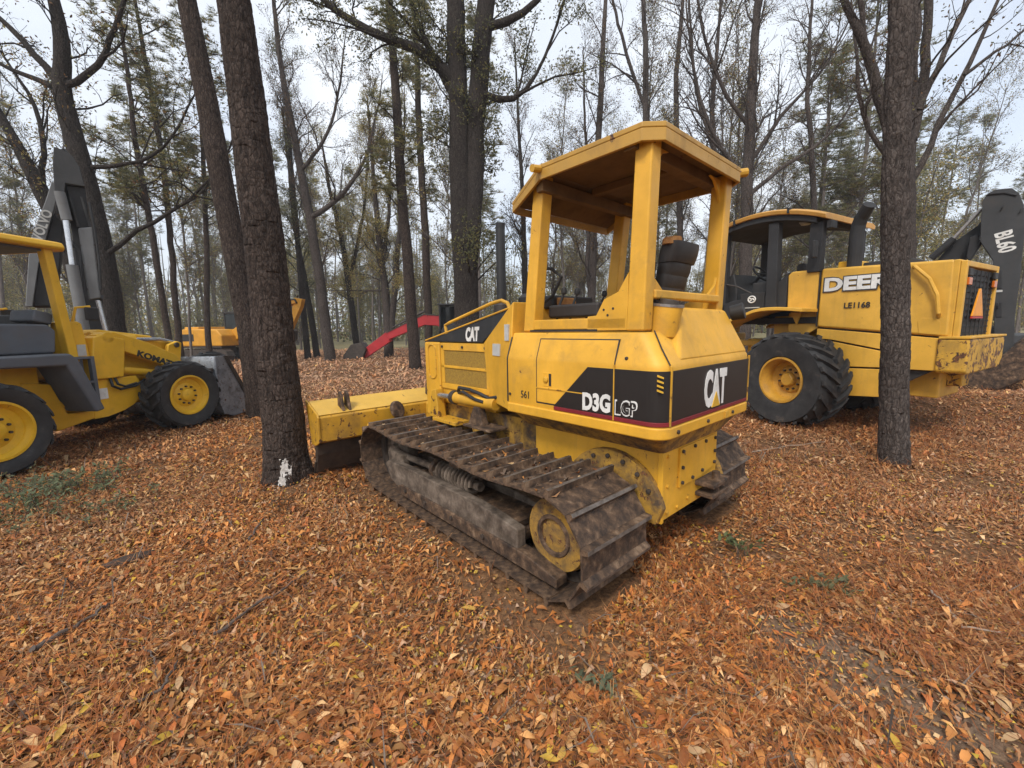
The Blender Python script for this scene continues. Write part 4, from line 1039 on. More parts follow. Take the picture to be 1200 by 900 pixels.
    lettering('DEERE', 'white', hood, (-0.098, 0.706, 2.095), (-1, 0, -0.01), (0, -0.03, 1), 0.195, 0.925, 0.045, proud=0.006)
    lettering('LE1168', 'dark_ink', hood, (-0.37, 0.704, 1.83), (-1, 0, -0.01), (0, -0.02, 1), 0.085, 0.31, 0.02)
    # arched roof
    rp = []
    for k in range(15):
        t = k / 14.0
        x = 1.80 - 1.90 * t
        z = 3.20 + 0.275 * math.sin(math.pi * (0.10 + 0.86 * t)) ** 0.8 - 0.02 * t
        rp.append((x, z))
    roof = MB()
    rings = []
    for x, z in rp:
        rings.append([(x, -0.84, z - 0.08), (x, -0.86, z - 0.02), (x, -0.76, z + 0.01), (x, 0.76, z + 0.01), (x, 0.86, z - 0.02), (x, 0.84, z - 0.08)])
    rfo = pt('cab_roof', roof.loft(rings), 'deere_roof', bevel=0.01)
    pt('roof_lining', MB().loft([[(x, -0.80, z - 0.17), (x, -0.80, z - 0.082), (x, 0.80, z - 0.082), (x, 0.80, z - 0.17)] for x, z in rp[1:-1]]), 'boom_dark', rfo, 0.01)
    for x in (1.30, 0.42):
        pt('roof_strap', MB().box(x - 0.015, x + 0.015, -0.868, 0.868, 3.34, 3.42), 'boom_dark', rfo, 0)
    pt('dome_lamp', MB().lathe([(0.09, 0), (0.09, -0.05), (0.06, -0.09), (0, -0.10)], (0.35, 0.45, 3.28), 'z', 16), 'grey_white', rfo, 0, True)
    pt('work_lamp', MB().box(-0.14, -0.06, 0.55, 0.72, 3.02, 3.14), 'black_plastic', rfo, 0.015)
    # cab inside
    pt('seat', MB().box(0.55, 1.0, -0.25, 0.25, 1.95, 2.15).box(0.40, 0.55, -0.25, 0.25, 2.0, 2.62), 'seat_vinyl', bevel=0.05)
    pt('console', MB().box(0.50, 1.1, 0.30, 0.55, 1.9, 2.35), 'black_plastic', bevel=0.03)
    pt('console', MB().prism([(1.35, 1.7), (1.62, 1.7), (1.60, 2.50), (1.45, 2.55), (1.38, 2.3)], -0.55, 0.55), 'black_plastic', bevel=0.03)
    wr = [(1.25 + 0.12 * math.cos(a), 0.19 * math.sin(a), 2.55 + 0.14 * math.cos(a)) for a in [2 * math.pi * k / 24 for k in range(25)]]
    sw = pt('steering_wheel', MB().tube(wr, 0.018, 8, False).tube([(1.25, 0, 2.55), (1.45, 0, 2.3)], 0.03, 8).tube([(1.25, -0.19, 2.55), (1.25, 0.19, 2.55)], 0.012, 6), 'black_plastic', bevel=0)
    pt('control_lever', MB().tube([(0.95, 0.62, 2.1), (1.3, 0.66, 2.30), (1.75, 0.68, 2.42)], 0.013, 6), 'dark_steel', bevel=0)
    pt('cab_floor', MB().box(0.0, 1.62, -0.66, 0.66, 1.62, 1.72), 'boom_dark')
    pt('mirror', MB().box(-0.02, 0.02, 0.80, 0.92, 2.60, 2.85), 'black_plastic', bevel=0.015)
    # hood top details
    pt('exhaust_pipe', MB().tube([(-0.34, 0.42, 2.40), (-0.34, 0.42, 2.92), (-0.35, 0.42, 3.04), (-0.39, 0.45, 3.14), (-0.50, 0.53, 3.28)], [0.09, 0.09, 0.088, 0.085, 0.08], 16), 'boom_dark', bevel=0)
    pt('air_intake', MB().box(-0.95, -0.42, -0.30, 0.35, 2.40, 2.50), 'boom_dark', bevel=0.02)
    pt('hood_top_box', MB().box(-0.32, -0.08, -0.20, 0.30, 2.42, 2.56), 'kom', bevel=0.02)
    # rear grille with bars, lamps, warning triangle
    gr = pt('rear_frame', MB().box(-1.525, -1.460, -hw + 0.02, hw - 0.02, 1.41, 2.37).box(-1.585, -1.525, -0.68, -0.61, 1.42, 2.35).box(-1.585, -1.525, 0.61, 0.68, 1.42, 2.35).box(-1.585, -1.525, -0.609, 0.609, 2.28, 2.35), 'deere', bevel=0.012)
    pt('grille', MB().box(-1.540, -1.526, -0.60, 0.60, 1.42, 2.27), 'dark_ink', gr, 0)
    for k in range(11):
        z = 1.46 + 0.074 * k
        pt('grille_bar', MB().box(-1.560, -1.541, -0.60, 0.60, z, z + 0.020), 'boom_dark', gr, 0)
    for k in range(7):
        y = -0.51 + 0.17 * k
        pt('grille_bar', MB().box(-1.570, -1.561, y - 0.010, y + 0.010, 1.43, 2.26), 'boom_dark', gr, 0)
    for s in (1, -1):
        for z, m_ in ((2.17, 'dark_ink'), (2.06, 'amber')):
            pt('tail_lamp', MB().box(-1.600, -1.571, min(0.47 * s, 0.60 * s), max(0.47 * s, 0.60 * s), z, z + 0.09), m_, gr, 0.008)
    sm = pt('warning_triangle', MB().prism([(0.27, 1.68), (-0.17, 1.68), (-0.14, 1.73), (0.03, 2.03), (0.07, 2.03), (0.24, 1.73)], -1.593, -1.573, 'x'), 'smv', T, 0.003)
    pt('triangle_border', MB().prism([(0.275, 1.65), (-0.175, 1.65), (-0.165, 1.675), (0.265, 1.675)], -1.594, -1.574, 'x'), 'smv_red', sm, 0)
    # counterweight bumper with chipped paint
    bp = pt('bumper', MB().prism([(0.74, 1.40), (-0.80, 1.40), (-0.80, 1.10), (-0.66, 0.98), (0.70, 0.96), (0.74, 1.00)], -1.70, -1.415, 'x'), 'deere_worn', bevel=0.025)
    pt('bumper_cap', MB().box(-1.71, -1.425, -0.82, 0.75, 1.402, 1.43), 'deere', bp, 0.006)
    pt('tow_hitch', MB().box(-1.55, -1.30, -0.14, 0.14, 0.75, 0.955), 'deere_worn', bp, 0.02)
    # frame, articulation joint, front frame, arms and bucket beyond the bulldozer
    pt('rear_chassis', MB().box(-1.4, 0.75, -0.42, 0.42, 0.60, 1.75), 'deere', bevel=0.02)
    pt('articulation_joint', MB().lathe([(0.16, 0), (0.16, 0.75)], (1.25, 0, 0.60), 'z', 18).box(0.74, 1.8, -0.22, 0.22, 0.62, 0.72).box(0.74, 1.8, -0.22, 0.22, 1.22, 1.32), 'deere')
    pt('front_chassis', MB().box(1.75, 3.3, -0.45, 0.45, 0.60, 1.45), 'deere', bevel=0.02)
    for s in (1, -1):
        pt('lift_arm', MB().prism([(2.0, 1.9), (2.3, 1.95), (3.6, 1.2), (4.3, 0.55), (4.2, 0.35), (3.4, 0.9), (2.1, 1.6)], min(0.42 * s, 0.54 * s), max(0.42 * s, 0.54 * s)), 'deere', bevel=0.02)
    pt('arm_tower', MB().box(1.85, 2.25, -0.40, 0.40, 1.46, 2.0), 'deere', bevel=0.02)
    bk = pt('bucket', MB().prism([(4.25, 1.25), (4.20, 0.40), (4.40, 0.10), (5.25, 0.05), (5.25, 0.09), (4.48, 0.16), (4.30, 0.45), (4.35, 1.25)], -1.3, 1.3), 'steel_blue', bevel=0.008)
    for s in (1, -1):
        pt('bucket_side', MB().prism([(4.25, 1.24), (4.21, 0.40), (4.40, 0.11), (5.22, 0.06), (4.7, 1.0), (4.45, 1.24)], min(1.3 * s, 1.33 * s), max(1.3 * s, 1.33 * s)), 'steel_blue', bk, 0.005)
    return T

loader = make_wheel_loader()

# ================================================================== booms of two more backhoes
class Placed:
    """places the pieces of a machine that stands square to the view at a surveyed distance"""
    def __init__(s, T, Y):
        s.T, s.Y = T, Y
        s.inv = Matrix.Translation(T.location).inverted()
        b = Vector((T.location.x, T.location.y, 0)).normalized()
        s.dir = b                                      # the machine's broad side faces this bearing
        s.n = Vector((b.y, -b.x, 0))
    def p(s, u, v, dy=0.0):
        return s.inv @ at(u, v, s.Y + dy)
    def q(s, u, v):
        """point on the upright plane through the thing's base, square to its bearing"""
        d, o = ray(u, v), Vector((0, 0, CAM_H))
        t = (s.T.location - o).dot(s.dir) / d.dot(s.dir)
        return s.inv @ (o + d * t)
    def slab(s, name, px, d0, d1, mat, par=None, bevel=0.012, k=1.0):
        """solid of depth d0..d1 whose face has outline px (surveyed at the middle distance)"""
        base = [s.q(u, v) for u, v in px]
        a = [q + s.dir * d0 for q in base]
        b = [q + s.dir * d1 for q in base]
        n = len(px)
        mb = MB()._add(a + b, [tuple(range(n))[::-1], tuple(range(n, 2 * n))] + [(i, (i + 1) % n, n + (i + 1) % n, n + i) for i in range(n)])
        return mb.build(name, mat, par or s.T, bevel)
    def rod(s, name, px, r, mat, par=None, dy=0.0, n=12):
        pts = []
        for u, v in px:
            pts.append(s.q(u, v) + s.dir * dy)
        return MB().tube(pts, r, n).build(name, mat, par or s.T, 0, True)

def make_left_boom():
    Y = 7.9
    b = at(98, 395, Y)
    T = thing('backhoe', 'dark grey folded digging boom of a backhoe rising behind the yellow backhoe loader', 'backhoe', (b.x, b.y, 0))
    P = Placed(T, Y)
    def z2(pts):
        return [(20 + x / 4.09, 170 + y / 4.09) for x, y in pts]
    # boom: two cheek plates, web between, rounded nose
    boom = P.slab('boom', z2([(172, 100), (176, 15), (215, 28), (268, 60), (300, 112), (326, 205), (352, 400), (410, 745), (425, 960), (330, 960), (300, 700), (262, 420), (232, 235), (180, 225)]), 0.10, 0.30, 'boom_dark')
    P.slab('boom_cheek', z2([(172, 100), (176, 15), (215, 28), (268, 60), (300, 112), (326, 205), (232, 190), (230, 235), (252, 352), (216, 372), (180, 225)]), -0.10, 0.098, 'boom_grey', boom)
    P.slab('boom_cheek', z2([(172, 100), (176, 15), (215, 28), (268, 60), (300, 112), (326, 205), (232, 190), (230, 235), (252, 352), (216, 372), (180, 225)]), 0.302, 0.36, 'boom_grey', boom)
    P.slab('boom_web', z2([(236, 194), (326, 208), (330, 240), (350, 392), (300, 398), (262, 300)]), -0.02, 0.09, 'boom_dark', boom)
    for x in (262, 318):
        P.rod('web_rib', z2([(x - 8, 250), (x + 32, 392)]), 0.022, 'boom_grey', boom, -0.03)
    cy = P.slab('dipper_cylinder', z2([(292, 402), (362, 398), (402, 735), (345, 745)]), -0.14, 0.06, 'arm_light', None, 0.03)
    for t in (0.25, 0.52, 0.86):
        a = 402 + t * 340
        P.rod('cylinder_band', z2([(292 + t * 52, a), (362 + t * 40, a - 5)]), 0.03, 'dark_steel', cy, -0.10)
    P.rod('cylinder_gland', z2([(345, 720), (412, 735)]), 0.05, 'boom_grey', cy, -0.06)
    P.rod('cylinder_rod', z2([(388, 745), (430, 910)]), 0.042, 'chrome', cy, -0.05)
    c2 = P.rod('boom_cylinder', z2([(205, 235), (222, 300), (240, 368)]), 0.075, 'arm_light', None, -0.16)
    P.rod('cylinder_rod', z2([(236, 368), (268, 588)]), 0.045, 'chrome', c2, -0.16)
    P.rod('boom_cylinder', z2([(264, 580), (335, 960)]), 0.085, 'arm_light', None, -0.16)
    P.rod('hydraulic_hose', z2([(240, 300), (230, 400), (262, 470), (300, 520), (310, 700)]), 0.025, 'hose', boom, -0.14)
    P.rod('hydraulic_hose', z2([(345, 280), (372, 420), (392, 560), (400, 700)]), 0.022, 'hose', boom, -0.12)
    P.rod('hydraulic_hose', z2([(190, 30), (225, 20), (262, 62)]), 0.022, 'hose', boom, 0.0)
    # dipper folded down at the left with its bucket linkage
    dp = P.slab('dipper', z2([(160, 150), (190, 170), (185, 240), (130, 445), (96, 560), (66, 770), (30, 770), (46, 520), (62, 420), (128, 250)]), 0.36, 0.62, 'arm_light')
    P.slab('bucket', z2([(172, 300), (218, 360), (205, 560), (178, 770), (62, 770), (92, 560), (130, 440)]), 0.40, 0.95, 'boom_dark', None, 0.03)
    q = P.q(20 + 112 / 4.09, 170 + 452 / 4.09) + P.dir * 0.352
    lettering('VOLVO', 'grey_white', dp, q, P.n * 0.36 + Vector((0, 0, 1)), -P.n + Vector((0, 0, 0.36)), 0.14, 0.60, 0.03)
    # pivot post, chassis and stabiliser feet behind the loader
    zt = P.q(98, 395).z
    MB().box(-0.45, 0.35, -0.1, 0.6, 0.35, zt).build('swing_post', 'boom_dark', T, 0.03)
    ch = MB().box(-0.9, 0.9, 0.35, 2.4, 0.45, 1.05).build('chassis', 'boom_grey', T, 0.03)
    for s in (1, -1):
        MB().hexa([(0.75 * s, 0.2, 0.8), (0.75 * s, 0.4, 0.8), (0.95 * s, 0.4, 0.8), (0.95 * s, 0.2, 0.8)], [(1.0 * s, 0.2, 0.04), (1.0 * s, 0.4, 0.04), (1.15 * s, 0.4, 0.04), (1.15 * s, 0.2, 0.04)]).build('stabiliser', 'boom_dark', T, 0.01)
        make_wheel(T, (0.85 * s, 2.0, 0.6), 0.6, 0.42, s, 'arm_light', 0.5, 16).matrix_local = Matrix.Translation((0.85 * s, 2.0, 0.6)) @ Matrix.Rotation(rad(90), 4, 'Z')
    return T

def make_right_boom():
    Y = 8.6
    b = at(1170, 440, Y)
    T = thing('backhoe', 'dark grey backhoe boom lettered BL60 standing behind the wheel loader at the right edge', 'backhoe', (b.x, b.y, tz(b.x, b.y)))
    P = Placed(T, Y)
    def z7(pts):
        return [(1050 + x / 3.46, 210 + y / 3.46) for x, y in pts]
    boom = P.slab('boom', z7([(352, 92), (372, 62), (405, 46), (470, 40), (500, 62), (519, 110), (522, 205), (503, 400), (482, 560), (476, 800), (400, 800), (398, 590), (393, 330), (342, 255), (345, 160)]), -0.12, 0.22, 'boom_grey')
    P.rod('boom_seam', z7([(372, 66), (440, 60), (490, 70)]), 0.02, 'boom_dark', boom, -0.13)
    for (x, y) in ((505, 130), (430, 120), (412, 515)):
        P.rod('boom_pin', z7([(x, y), (x + 3, y)]), 0.055, 'boom_dark', boom, -0.14)
    for y0, y1 in ((370, 445), (500, 560)):
        P.slab('boom_slot', z7([(402, y0), (428, y0), (430, y1), (405, y1)]), -0.135, -0.11, 'boom_dark', boom, 0.01)
    P.slab('boom_plate', z7([(405, 452), (432, 450), (432, 458), (405, 460)]), -0.14, -0.11, 'grey_white', boom, 0)
    q = P.q(*z7([(397, 226)])[0]) - P.dir * 0.121
    lettering('BL60', 'white', boom, q, P.n * 0.24 - Vector((0, 0, 1)), P.n + Vector((0, 0, 0.24)), 0.25, 0.42, 0.03)
    dp = P.slab('dipper', z7([(352, 150), (378, 180), (345, 215), (300, 300), (250, 350), (140, 352), (190, 292), (215, 262), (330, 180)]), 0.24, 0.50, 'boom_dark')
    P.slab('dipper_link', z7([(300, 235), (335, 225), (345, 262), (300, 330), (285, 320)]), 0.0, 0.235, 'boom_dark', dp)
    P.rod('cylinder_rod', z7([(345, 118), (225, 246)]), 0.035, 'polished', dp, 0.10)
    P.rod('dipper_cylinder', z7([(235, 238), (140, 320)]), 0.07, 'boom_dark', dp, 0.10)
    bk = P.slab('bucket', z7([(80, 790), (150, 770), (390, 745), (520, 640), (580, 640), (600, 740), (540, 800), (420, 852), (300, 850), (180, 830)]), -0.25, 0.45, 'mud_steel', None, 0.05)
    for k in range(4):
        P.slab('bucket_tooth', z7([(70, 788 + 4 * k), (100, 780), (105, 800), (68, 800)]), -0.22 + 0.18 * k, -0.14 + 0.18 * k, 'dark_steel', bk, 0.005)
    MB().box(-0.3, 0.5, 0.4, 1.2, 0.0, 1.3).build('swing_post', 'boom_dark', T, 0.03)
    MB().box(-0.2, 2.6, 0.5, 1.9, 0.45, 1.1).build('chassis', 'boom_grey', T, 0.03)
    return T

left_boom = make_left_boom()
right_boom = make_right_boom()

# ================================================================== far excavators
def make_excavator(name, label, loc, rz, mat, boompts, stickpts, bucket, house=None, z=0.0):
    T = thing(name, label, 'excavator', (*loc, z), rz)
    def pt(nm, mb, m_, par=T, bevel=0.02, smooth=False):
        return mb.build(nm, m_, par, bevel, smooth)
    for s in (1, -1):
        y0, y1 = sorted((0.85 * s, 1.35 * s))
        tr = pt('track', MB().prism([(-1.6, 0.45), (-1.5, 0.72), (-1.3, 0.82), (1.3, 0.82), (1.5, 0.72), (1.6, 0.45), (1.5, 0.15), (1.3, 0.02), (-1.3, 0.02), (-1.5, 0.15)], y0, y1), 'dark_steel')
        for k in range(14):
            x = -1.3 + 0.2 * k
            pt('track_shoe', MB().box(x - 0.02, x + 0.02, y0 - 0.004, y1 + 0.004, 0.815, 0.86), 'mud_steel', tr, 0)
    pt('turntable', MB().lathe([(0.6, 0.5), (0.6, 1.0)], (0, 0, 0), 'z', 24), 'dark_steel')
    bd = pt('house', MB().prism([(-2.05, 1.12), (-2.05, 1.75), (-1.95, 1.92), (-1.2, 2.02), (0.9, 1.95), (1.2, 1.6), (1.2, 1.0), (-1.5, 1.0)], -1.25, 1.25), house or mat, bevel=0.08)
    for s in (1, -1):
        pt('side_vent', MB().box(-1.7, -0.7, min(1.245 * s, 1.262 * s), max(1.245 * s, 1.262 * s), 1.30, 1.70), 'black_plastic', bd, 0.01)
        pt('house_skirt', MB().box(-1.8, 1.1, min(1.10 * s, 1.24 * s), max(1.10 * s, 1.24 * s), 0.92, 0.998), 'dark_steel', bd, 0)
    pt('engine_cover', MB().box(-1.7, -0.7, -0.9, 0.9, 1.95, 2.12), house or mat, bd, 0.05)
    cab = MB()
    for (x, y) in ((0.0, 0.25), (0.0, 1.2), (1.25, 0.25), (1.25, 1.2)):
        cab.box(x - 0.04, x + 0.04, y - 0.04, y + 0.04, 1.3, 2.9)
    cab.box(-0.08, 1.34, 0.17, 1.28, 2.9, 3.0).box(-0.04, 1.29, 0.21, 1.24, 1.25, 1.55)
    cb = pt('cab', cab, 'black_plastic', T, 0.01)
    pt('cab_glass', MB().box(-0.02, 1.27, 0.245, 0.255, 1.56, 2.89).box(1.245, 1.255, 0.26, 1.19, 1.56, 2.89), 'glass_dark', cb, 0)
    bm = pt('boom', MB().prism(boompts, -0.30, 0.20), mat, bevel=0.03)
    sk = pt('stick', MB().prism(stickpts, -0.20, 0.10), mat, bevel=0.02)
    pt('boom_cylinder', MB().tube([(1.1, -0.05, 1.0), (boompts[2][0] * 0.6 + 0.4, -0.05, boompts[2][1] * 0.62 + 0.3)], 0.07, 10), 'dark_steel', bm, 0)
    for (a, b) in zip(boompts[2:4], boompts[3:5]):
        pt('boom_plate', MB().hexa([(a[0], -0.33, a[1] - 0.05), (a[0], 0.23, a[1] - 0.05), (a[0], 0.23, a[1] + 0.012), (a[0], -0.33, a[1] + 0.012)], [(b[0], -0.33, b[1] - 0.05), (b[0], 0.23, b[1] - 0.05), (b[0], 0.23, b[1] + 0.012), (b[0], -0.33, b[1] + 0.012)]), 'dark_steel', bm, 0)
    m0, m1 = Vector((boompts[3][0], 0, boompts[3][1] + 0.16)), Vector((stickpts[0][0], 0, stickpts[0][1] + 0.12))
    pt('stick_cylinder', MB().tube([m0, m0.lerp(m1, 0.6)], 0.075, 10).tube([m0.lerp(m1, 0.6), m1], 0.045, 10), 'dark_steel', sk, 0)
    pt('boom_hose', MB().tube([m0 + Vector((0, -0.2, 0.02)), m0.lerp(m1, 0.5) + Vector((0, -0.2, 0.10)), m1 + Vector((0, -0.2, 0.03))], 0.03, 6), 'hose', sk, 0)
    bk = pt('bucket', MB().prism(bucket, -0.45, 0.40), 'dark_steel', sk, 0.03)
    return T

M['glass_dark'] = plain('smoked_glass', (0.02, 0.024, 0.026), 0.08)
e1 = at(262, 400, 25.0)
make_excavator('excavator', 'orange excavator standing far behind the two leaning pine trunks', (e1.x, e1.y), rad(-12), M['orange'],
               [(0.7, 1.5), (1.0, 1.9), (3.2, 3.35), (5.35, 3.55), (5.45, 3.35), (3.4, 2.85), (1.2, 1.3)],
               [(5.30, 3.62), (5.75, 3.55), (5.6, 3.1), (4.75, 1.75), (4.55, 1.85), (5.05, 3.0)],
               [(4.5, 1.9), (4.85, 1.8), (4.75, 1.3), (4.35, 0.85), (4.0, 0.95), (4.1, 1.2)], z=-0.12)
e2 = at(528, 410, 24.0)
make_excavator('excavator', 'dark tracked excavator with long red boom resting its bucket on the ground', (e2.x + 0.9, e2.y), rad(180), M['red'],
               [(0.7, 1.4), (0.9, 1.80), (1.5, 2.42), (2.3, 2.50), (4.5, 1.50), (4.40, 1.08), (2.3, 1.88), (1.6, 1.82)],
               [(4.2, 1.64), (4.5, 1.54), (6.0, 0.48), (6.1, 0.15), (5.80, 0.05), (4.25, 1.02)],
               [(5.65, 0.55), (5.9, 0.95), (6.5, 0.85), (6.95, 0.25), (7.0, 0.02), (5.9, 0.02)], house=M['boom_grey'])
# ================================================================== ground
def axis_spacing(lim, fine, n):
    k = math.asinh(lim / fine)
    t = np.linspace(-1, 1, n)
    return fine * np.sinh(k * t)

def make_ground():
    xs = axis_spacing(900, 2.2, 230)
    ys = axis_spacing(900, 2.2, 230) + 3.5
    X, Y = np.meshgrid(xs, ys, indexing='ij')
    Z = terrain(X, Y)
    n = len(xs)
    co = np.stack([X, Y, Z], -1).reshape(-1, 3)
    idx = np.arange(n * n).reshape(n, n)
    q = np.stack([idx[:-1, :-1], idx[1:, :-1], idx[1:, 1:], idx[:-1, 1:]], -1).reshape(-1, 4)
    me = np_mesh('ground', co, q)
    m, nt, bs, v = _base('forest_soil')
    big = _noise(nt, v, 0.55, 6, 0.6, 0.4)
    fine = _noise(nt, v, 26, 8, 0.75)
    mid = _noise(nt, v, 7.0, 6, 0.7)
    c = _ramp(nt, fine, [(0.28, (0.045, 0.026, 0.016)), (0.45, (0.13, 0.070, 0.036)), (0.58, (0.24, 0.125, 0.058)), (0.74, (0.37, 0.22, 0.11))])
    c2 = _ramp(nt, fine, [(0.3, (0.085, 0.062, 0.050)), (0.7, (0.24, 0.185, 0.150))])
    c = _mix(nt, _ramp(nt, mid, [(0.56, 0.0), (0.70, 0.55)]), c, c2)
    c3 = _ramp(nt, fine, [(0.3, (0.12, 0.105, 0.05)), (0.7, (0.40, 0.34, 0.19))])     # dry grass of the far field
    geo = nt.nodes.new('ShaderNodeNewGeometry')
    sx = nt.nodes.new('ShaderNodeSeparateXYZ')
    nt.links.new(geo.outputs['Position'], sx.inputs[0])
    fy = nt.nodes.new('ShaderNodeMapRange')
    fy.inputs['From Min'].default_value = 33
    fy.inputs['From Max'].default_value = 40
    nt.links.new(sx.outputs['Y'], fy.inputs['Value'])
    c = _mix(nt, fy.outputs['Result'], c, c3)
    # worn patch of grey soil at the near right
    dst = nt.nodes.new('ShaderNodeVectorMath')
    dst.operation = 'DISTANCE'
    dst.inputs[1].default_value = (1.62, 1.70, 0.0)
    nt.links.new(geo.outputs['Position'], dst.inputs[0])
    c4 = _ramp(nt, fine, [(0.3, (0.10, 0.068, 0.047)), (0.7, (0.31, 0.225, 0.16))])
    c = _mix(nt, _ramp(nt, dst.outputs['Value'], [(0.25, 0.75), (0.80, 0.0)]), c, c4)
    nt.links.new(c, bs.inputs['Base Color'])
    bs.inputs['Roughness'].default_value = 0.95
    bs.inputs['Specular IOR Level'].default_value = 0.15
    _bump(nt, bs, fine, 0.7, 0.025)
    o = link('ground', me, m, None, 0, True)
    o['kind'] = 'structure'
    return o

def np_mesh(name, co, faces, col=None, smooth=False):
    """mesh from arrays; faces: (n,k) int array"""
    me = bpy.data.meshes.new(name)
    co = np.ascontiguousarray(co, dtype=np.float32)
    nf, k = faces.shape
    me.vertices.add(len(co))
    me.vertices.foreach_set('co', co.ravel())
    me.loops.add(nf * k)
    me.loops.foreach_set('vertex_index', np.ascontiguousarray(faces, dtype=np.int32).ravel())
    me.polygons.add(nf)
    me.polygons.foreach_set('loop_start', np.arange(0, nf * k, k, dtype=np.int32))
    if smooth:
        me.polygons.foreach_set('use_smooth', np.ones(nf, dtype=bool))
    me.update(calc_edges=True)
    if col is not None:
        at_ = me.color_attributes.new('Col', 'FLOAT_COLOR', 'POINT')
        c4 = np.ones((len(co), 4), dtype=np.float32)
        c4[:, :3] = col
        at_.data.foreach_set('color', c4.ravel())
    return me

ground = make_ground()
M['litter'] = leaf_mat('fallen_leaf', 0.12, 0.62)
M['crown'] = leaf_mat('living_leaf', 0.48, 0.6)

# ------------------------------------------------------------------ fallen leaves
PAL = np.array([(0.52, 0.235, 0.070), (0.46, 0.180, 0.046), (0.33, 0.120, 0.036), (0.60, 0.33, 0.125), (0.66, 0.44, 0.22), (0.38, 0.20, 0.095),
                (0.115, 0.056, 0.030), (0.50, 0.165, 0.05), (0.48, 0.31, 0.20), (0.62, 0.42, 0.055)])
PW = np.array([0.19, 0.19, 0.15, 0.13, 0.07, 0.10, 0.07, 0.06, 0.03, 0.01])

def leaf_template(detail):
    if detail == 2:
        P = [(0, 0), (0.30, 0.42), (0.30, 0), (0.30, -0.42), (0.66, 0.40), (0.66, 0), (0.66, -0.40), (1, 0)]
        F = [(0, 2, 1), (0, 3, 2), (1, 2, 5), (1, 5, 4), (2, 3, 6), (2, 6, 5), (4, 5, 7), (5, 6, 7)]
    elif detail == 1:
        P = [(0, 0), (0.45, 0.46), (0.45, 0), (0.45, -0.46), (1, 0)]
        F = [(0, 2, 1), (0, 3, 2), (1, 2, 4), (2, 3, 4)]
    else:
        P = [(0, 0), (0.45, 0.5), (0.45, -0.5), (1, 0)]
        F = [(0, 2, 1), (1, 2, 3)]
    return np.array(P, float), np.array(F, int)

def leaves(pos, length, width, detail, tilt, rng, yaw=None, nrm=None):
    """scatter of curled leaves; returns verts, faces, per-vertex leaf index"""
    P, F = leaf_template(detail)
    n, k = len(pos), len(P)
    u = (P[:, 0] - 0.5)[None, :] * length[:, None]
    w = P[:, 1][None, :] * width[:, None]
    fold = rng.uniform(-0.05, 0.40, n)[:, None]
    curl = rng.normal(0, 1.0, n)[:, None]
    z = np.abs(w) * fold + curl * (u ** 2) * 3.2 / np.maximum(length[:, None], 0.02) * 0.35
    tw = rng.normal(0, 0.9, n)[:, None] * (u / length[:, None]) * w
    z = z + tw
    yaw = rng.uniform(0, 2 * math.pi, n) if yaw is None else yaw
    a, b = rng.normal(0, tilt, n), rng.normal(0, tilt, n)
    cy, sy, ca, sa, cb, sb = np.cos(yaw), np.sin(yaw), np.cos(a), np.sin(a), np.cos(b), np.sin(b)
    # rotate about y (a) then x (b) then z (yaw)
    x1 = u * ca[:, None] + z * sa[:, None]
    z1 = -u * sa[:, None] + z * ca[:, None]
    y1 = w * cb[:, None] - z1 * sb[:, None]
    z2 = w * sb[:, None] + z1 * cb[:, None]
    X = x1 * cy[:, None] - y1 * sy[:, None]
    Yv = x1 * sy[:, None] + y1 * cy[:, None]
    low = z2.min(1, keepdims=True)
    V = np.stack([X + pos[:, 0:1], Yv + pos[:, 1:2], z2 - low * 0.9 + pos[:, 2:3]], -1).reshape(-1, 3)
    Fa = (F[None] + (np.arange(n) * k)[:, None, None]).reshape(-1, 3)
    return V, Fa, np.repeat(np.arange(n), k)

DOZ = (np.array([0.695, 3.399]), rad(41.7))
def dozer_local(x, y):
    h = DOZ[1]
    f = np.array([-math.sin(h), math.cos(h)])
    l = np.array([-f[1], f[0]])
    dx, dy = x - DOZ[0][0], y - DOZ[0][1]
    return dx * f[0] + dy * f[1], dx * l[0] + dy * l[1]

SOIL = [(1.60, 1.72, 0.24, 0.34), (1.78, 1.42, 0.26, 0.20), (1.42, 1.98, 0.16, 0.16), (3.35, 2.8, 0.45, 0.18), (-2.3, 4.05, 0.22, 0.15), (4.6, 4.0, 0.5, 0.25), (1.65, 2.8, 0.35, 0.2)]
def bare(x, y):
    """share of bare soil at a point"""
    b = np.zeros_like(x)
    for (cx, cy, rx, ry) in SOIL:
        b = np.maximum(b, np.exp(-(((x - cx) / rx) ** 2 + ((y - cy) / ry) ** 2)))
    p = np.stack([x * 1.3, y * 1.3, np.zeros_like(x)], -1)
    return np.clip(np.clip(b * 1.5, 0, 1) + sstep(0.62, 0.78, fbm(p, 21, 3)) * 0.75, 0, 1)

def scatter(y0, y1, dens, rng, margin=1.6, slope=1.36, shun=0.86):
    xm = slope * y1 + margin
    n = int(dens * 2 * xm * (y1 - y0))
    x = rng.uniform(-xm, xm, n)
    y = rng.uniform(y0, y1, n)
    k = np.abs(x) < slope * y + margin
    x, y = x[k], y[k]
    keep = rng.random(len(x)) > bare(x, y) * shun
    lx, ly = dozer_local(x, y)
    under = (np.abs(ly) > 0.50) & (np.abs(ly) < 1.17) & (lx > -0.80) & (lx < 2.15)
    keep &= ~under
    edge = (ly > 1.10) & (ly < 1.42) & (lx > -1.05) & (lx < 2.3)
    keep &= ~(edge & (rng.random(len(x)) < 0.72))
    return x[keep], y[keep]

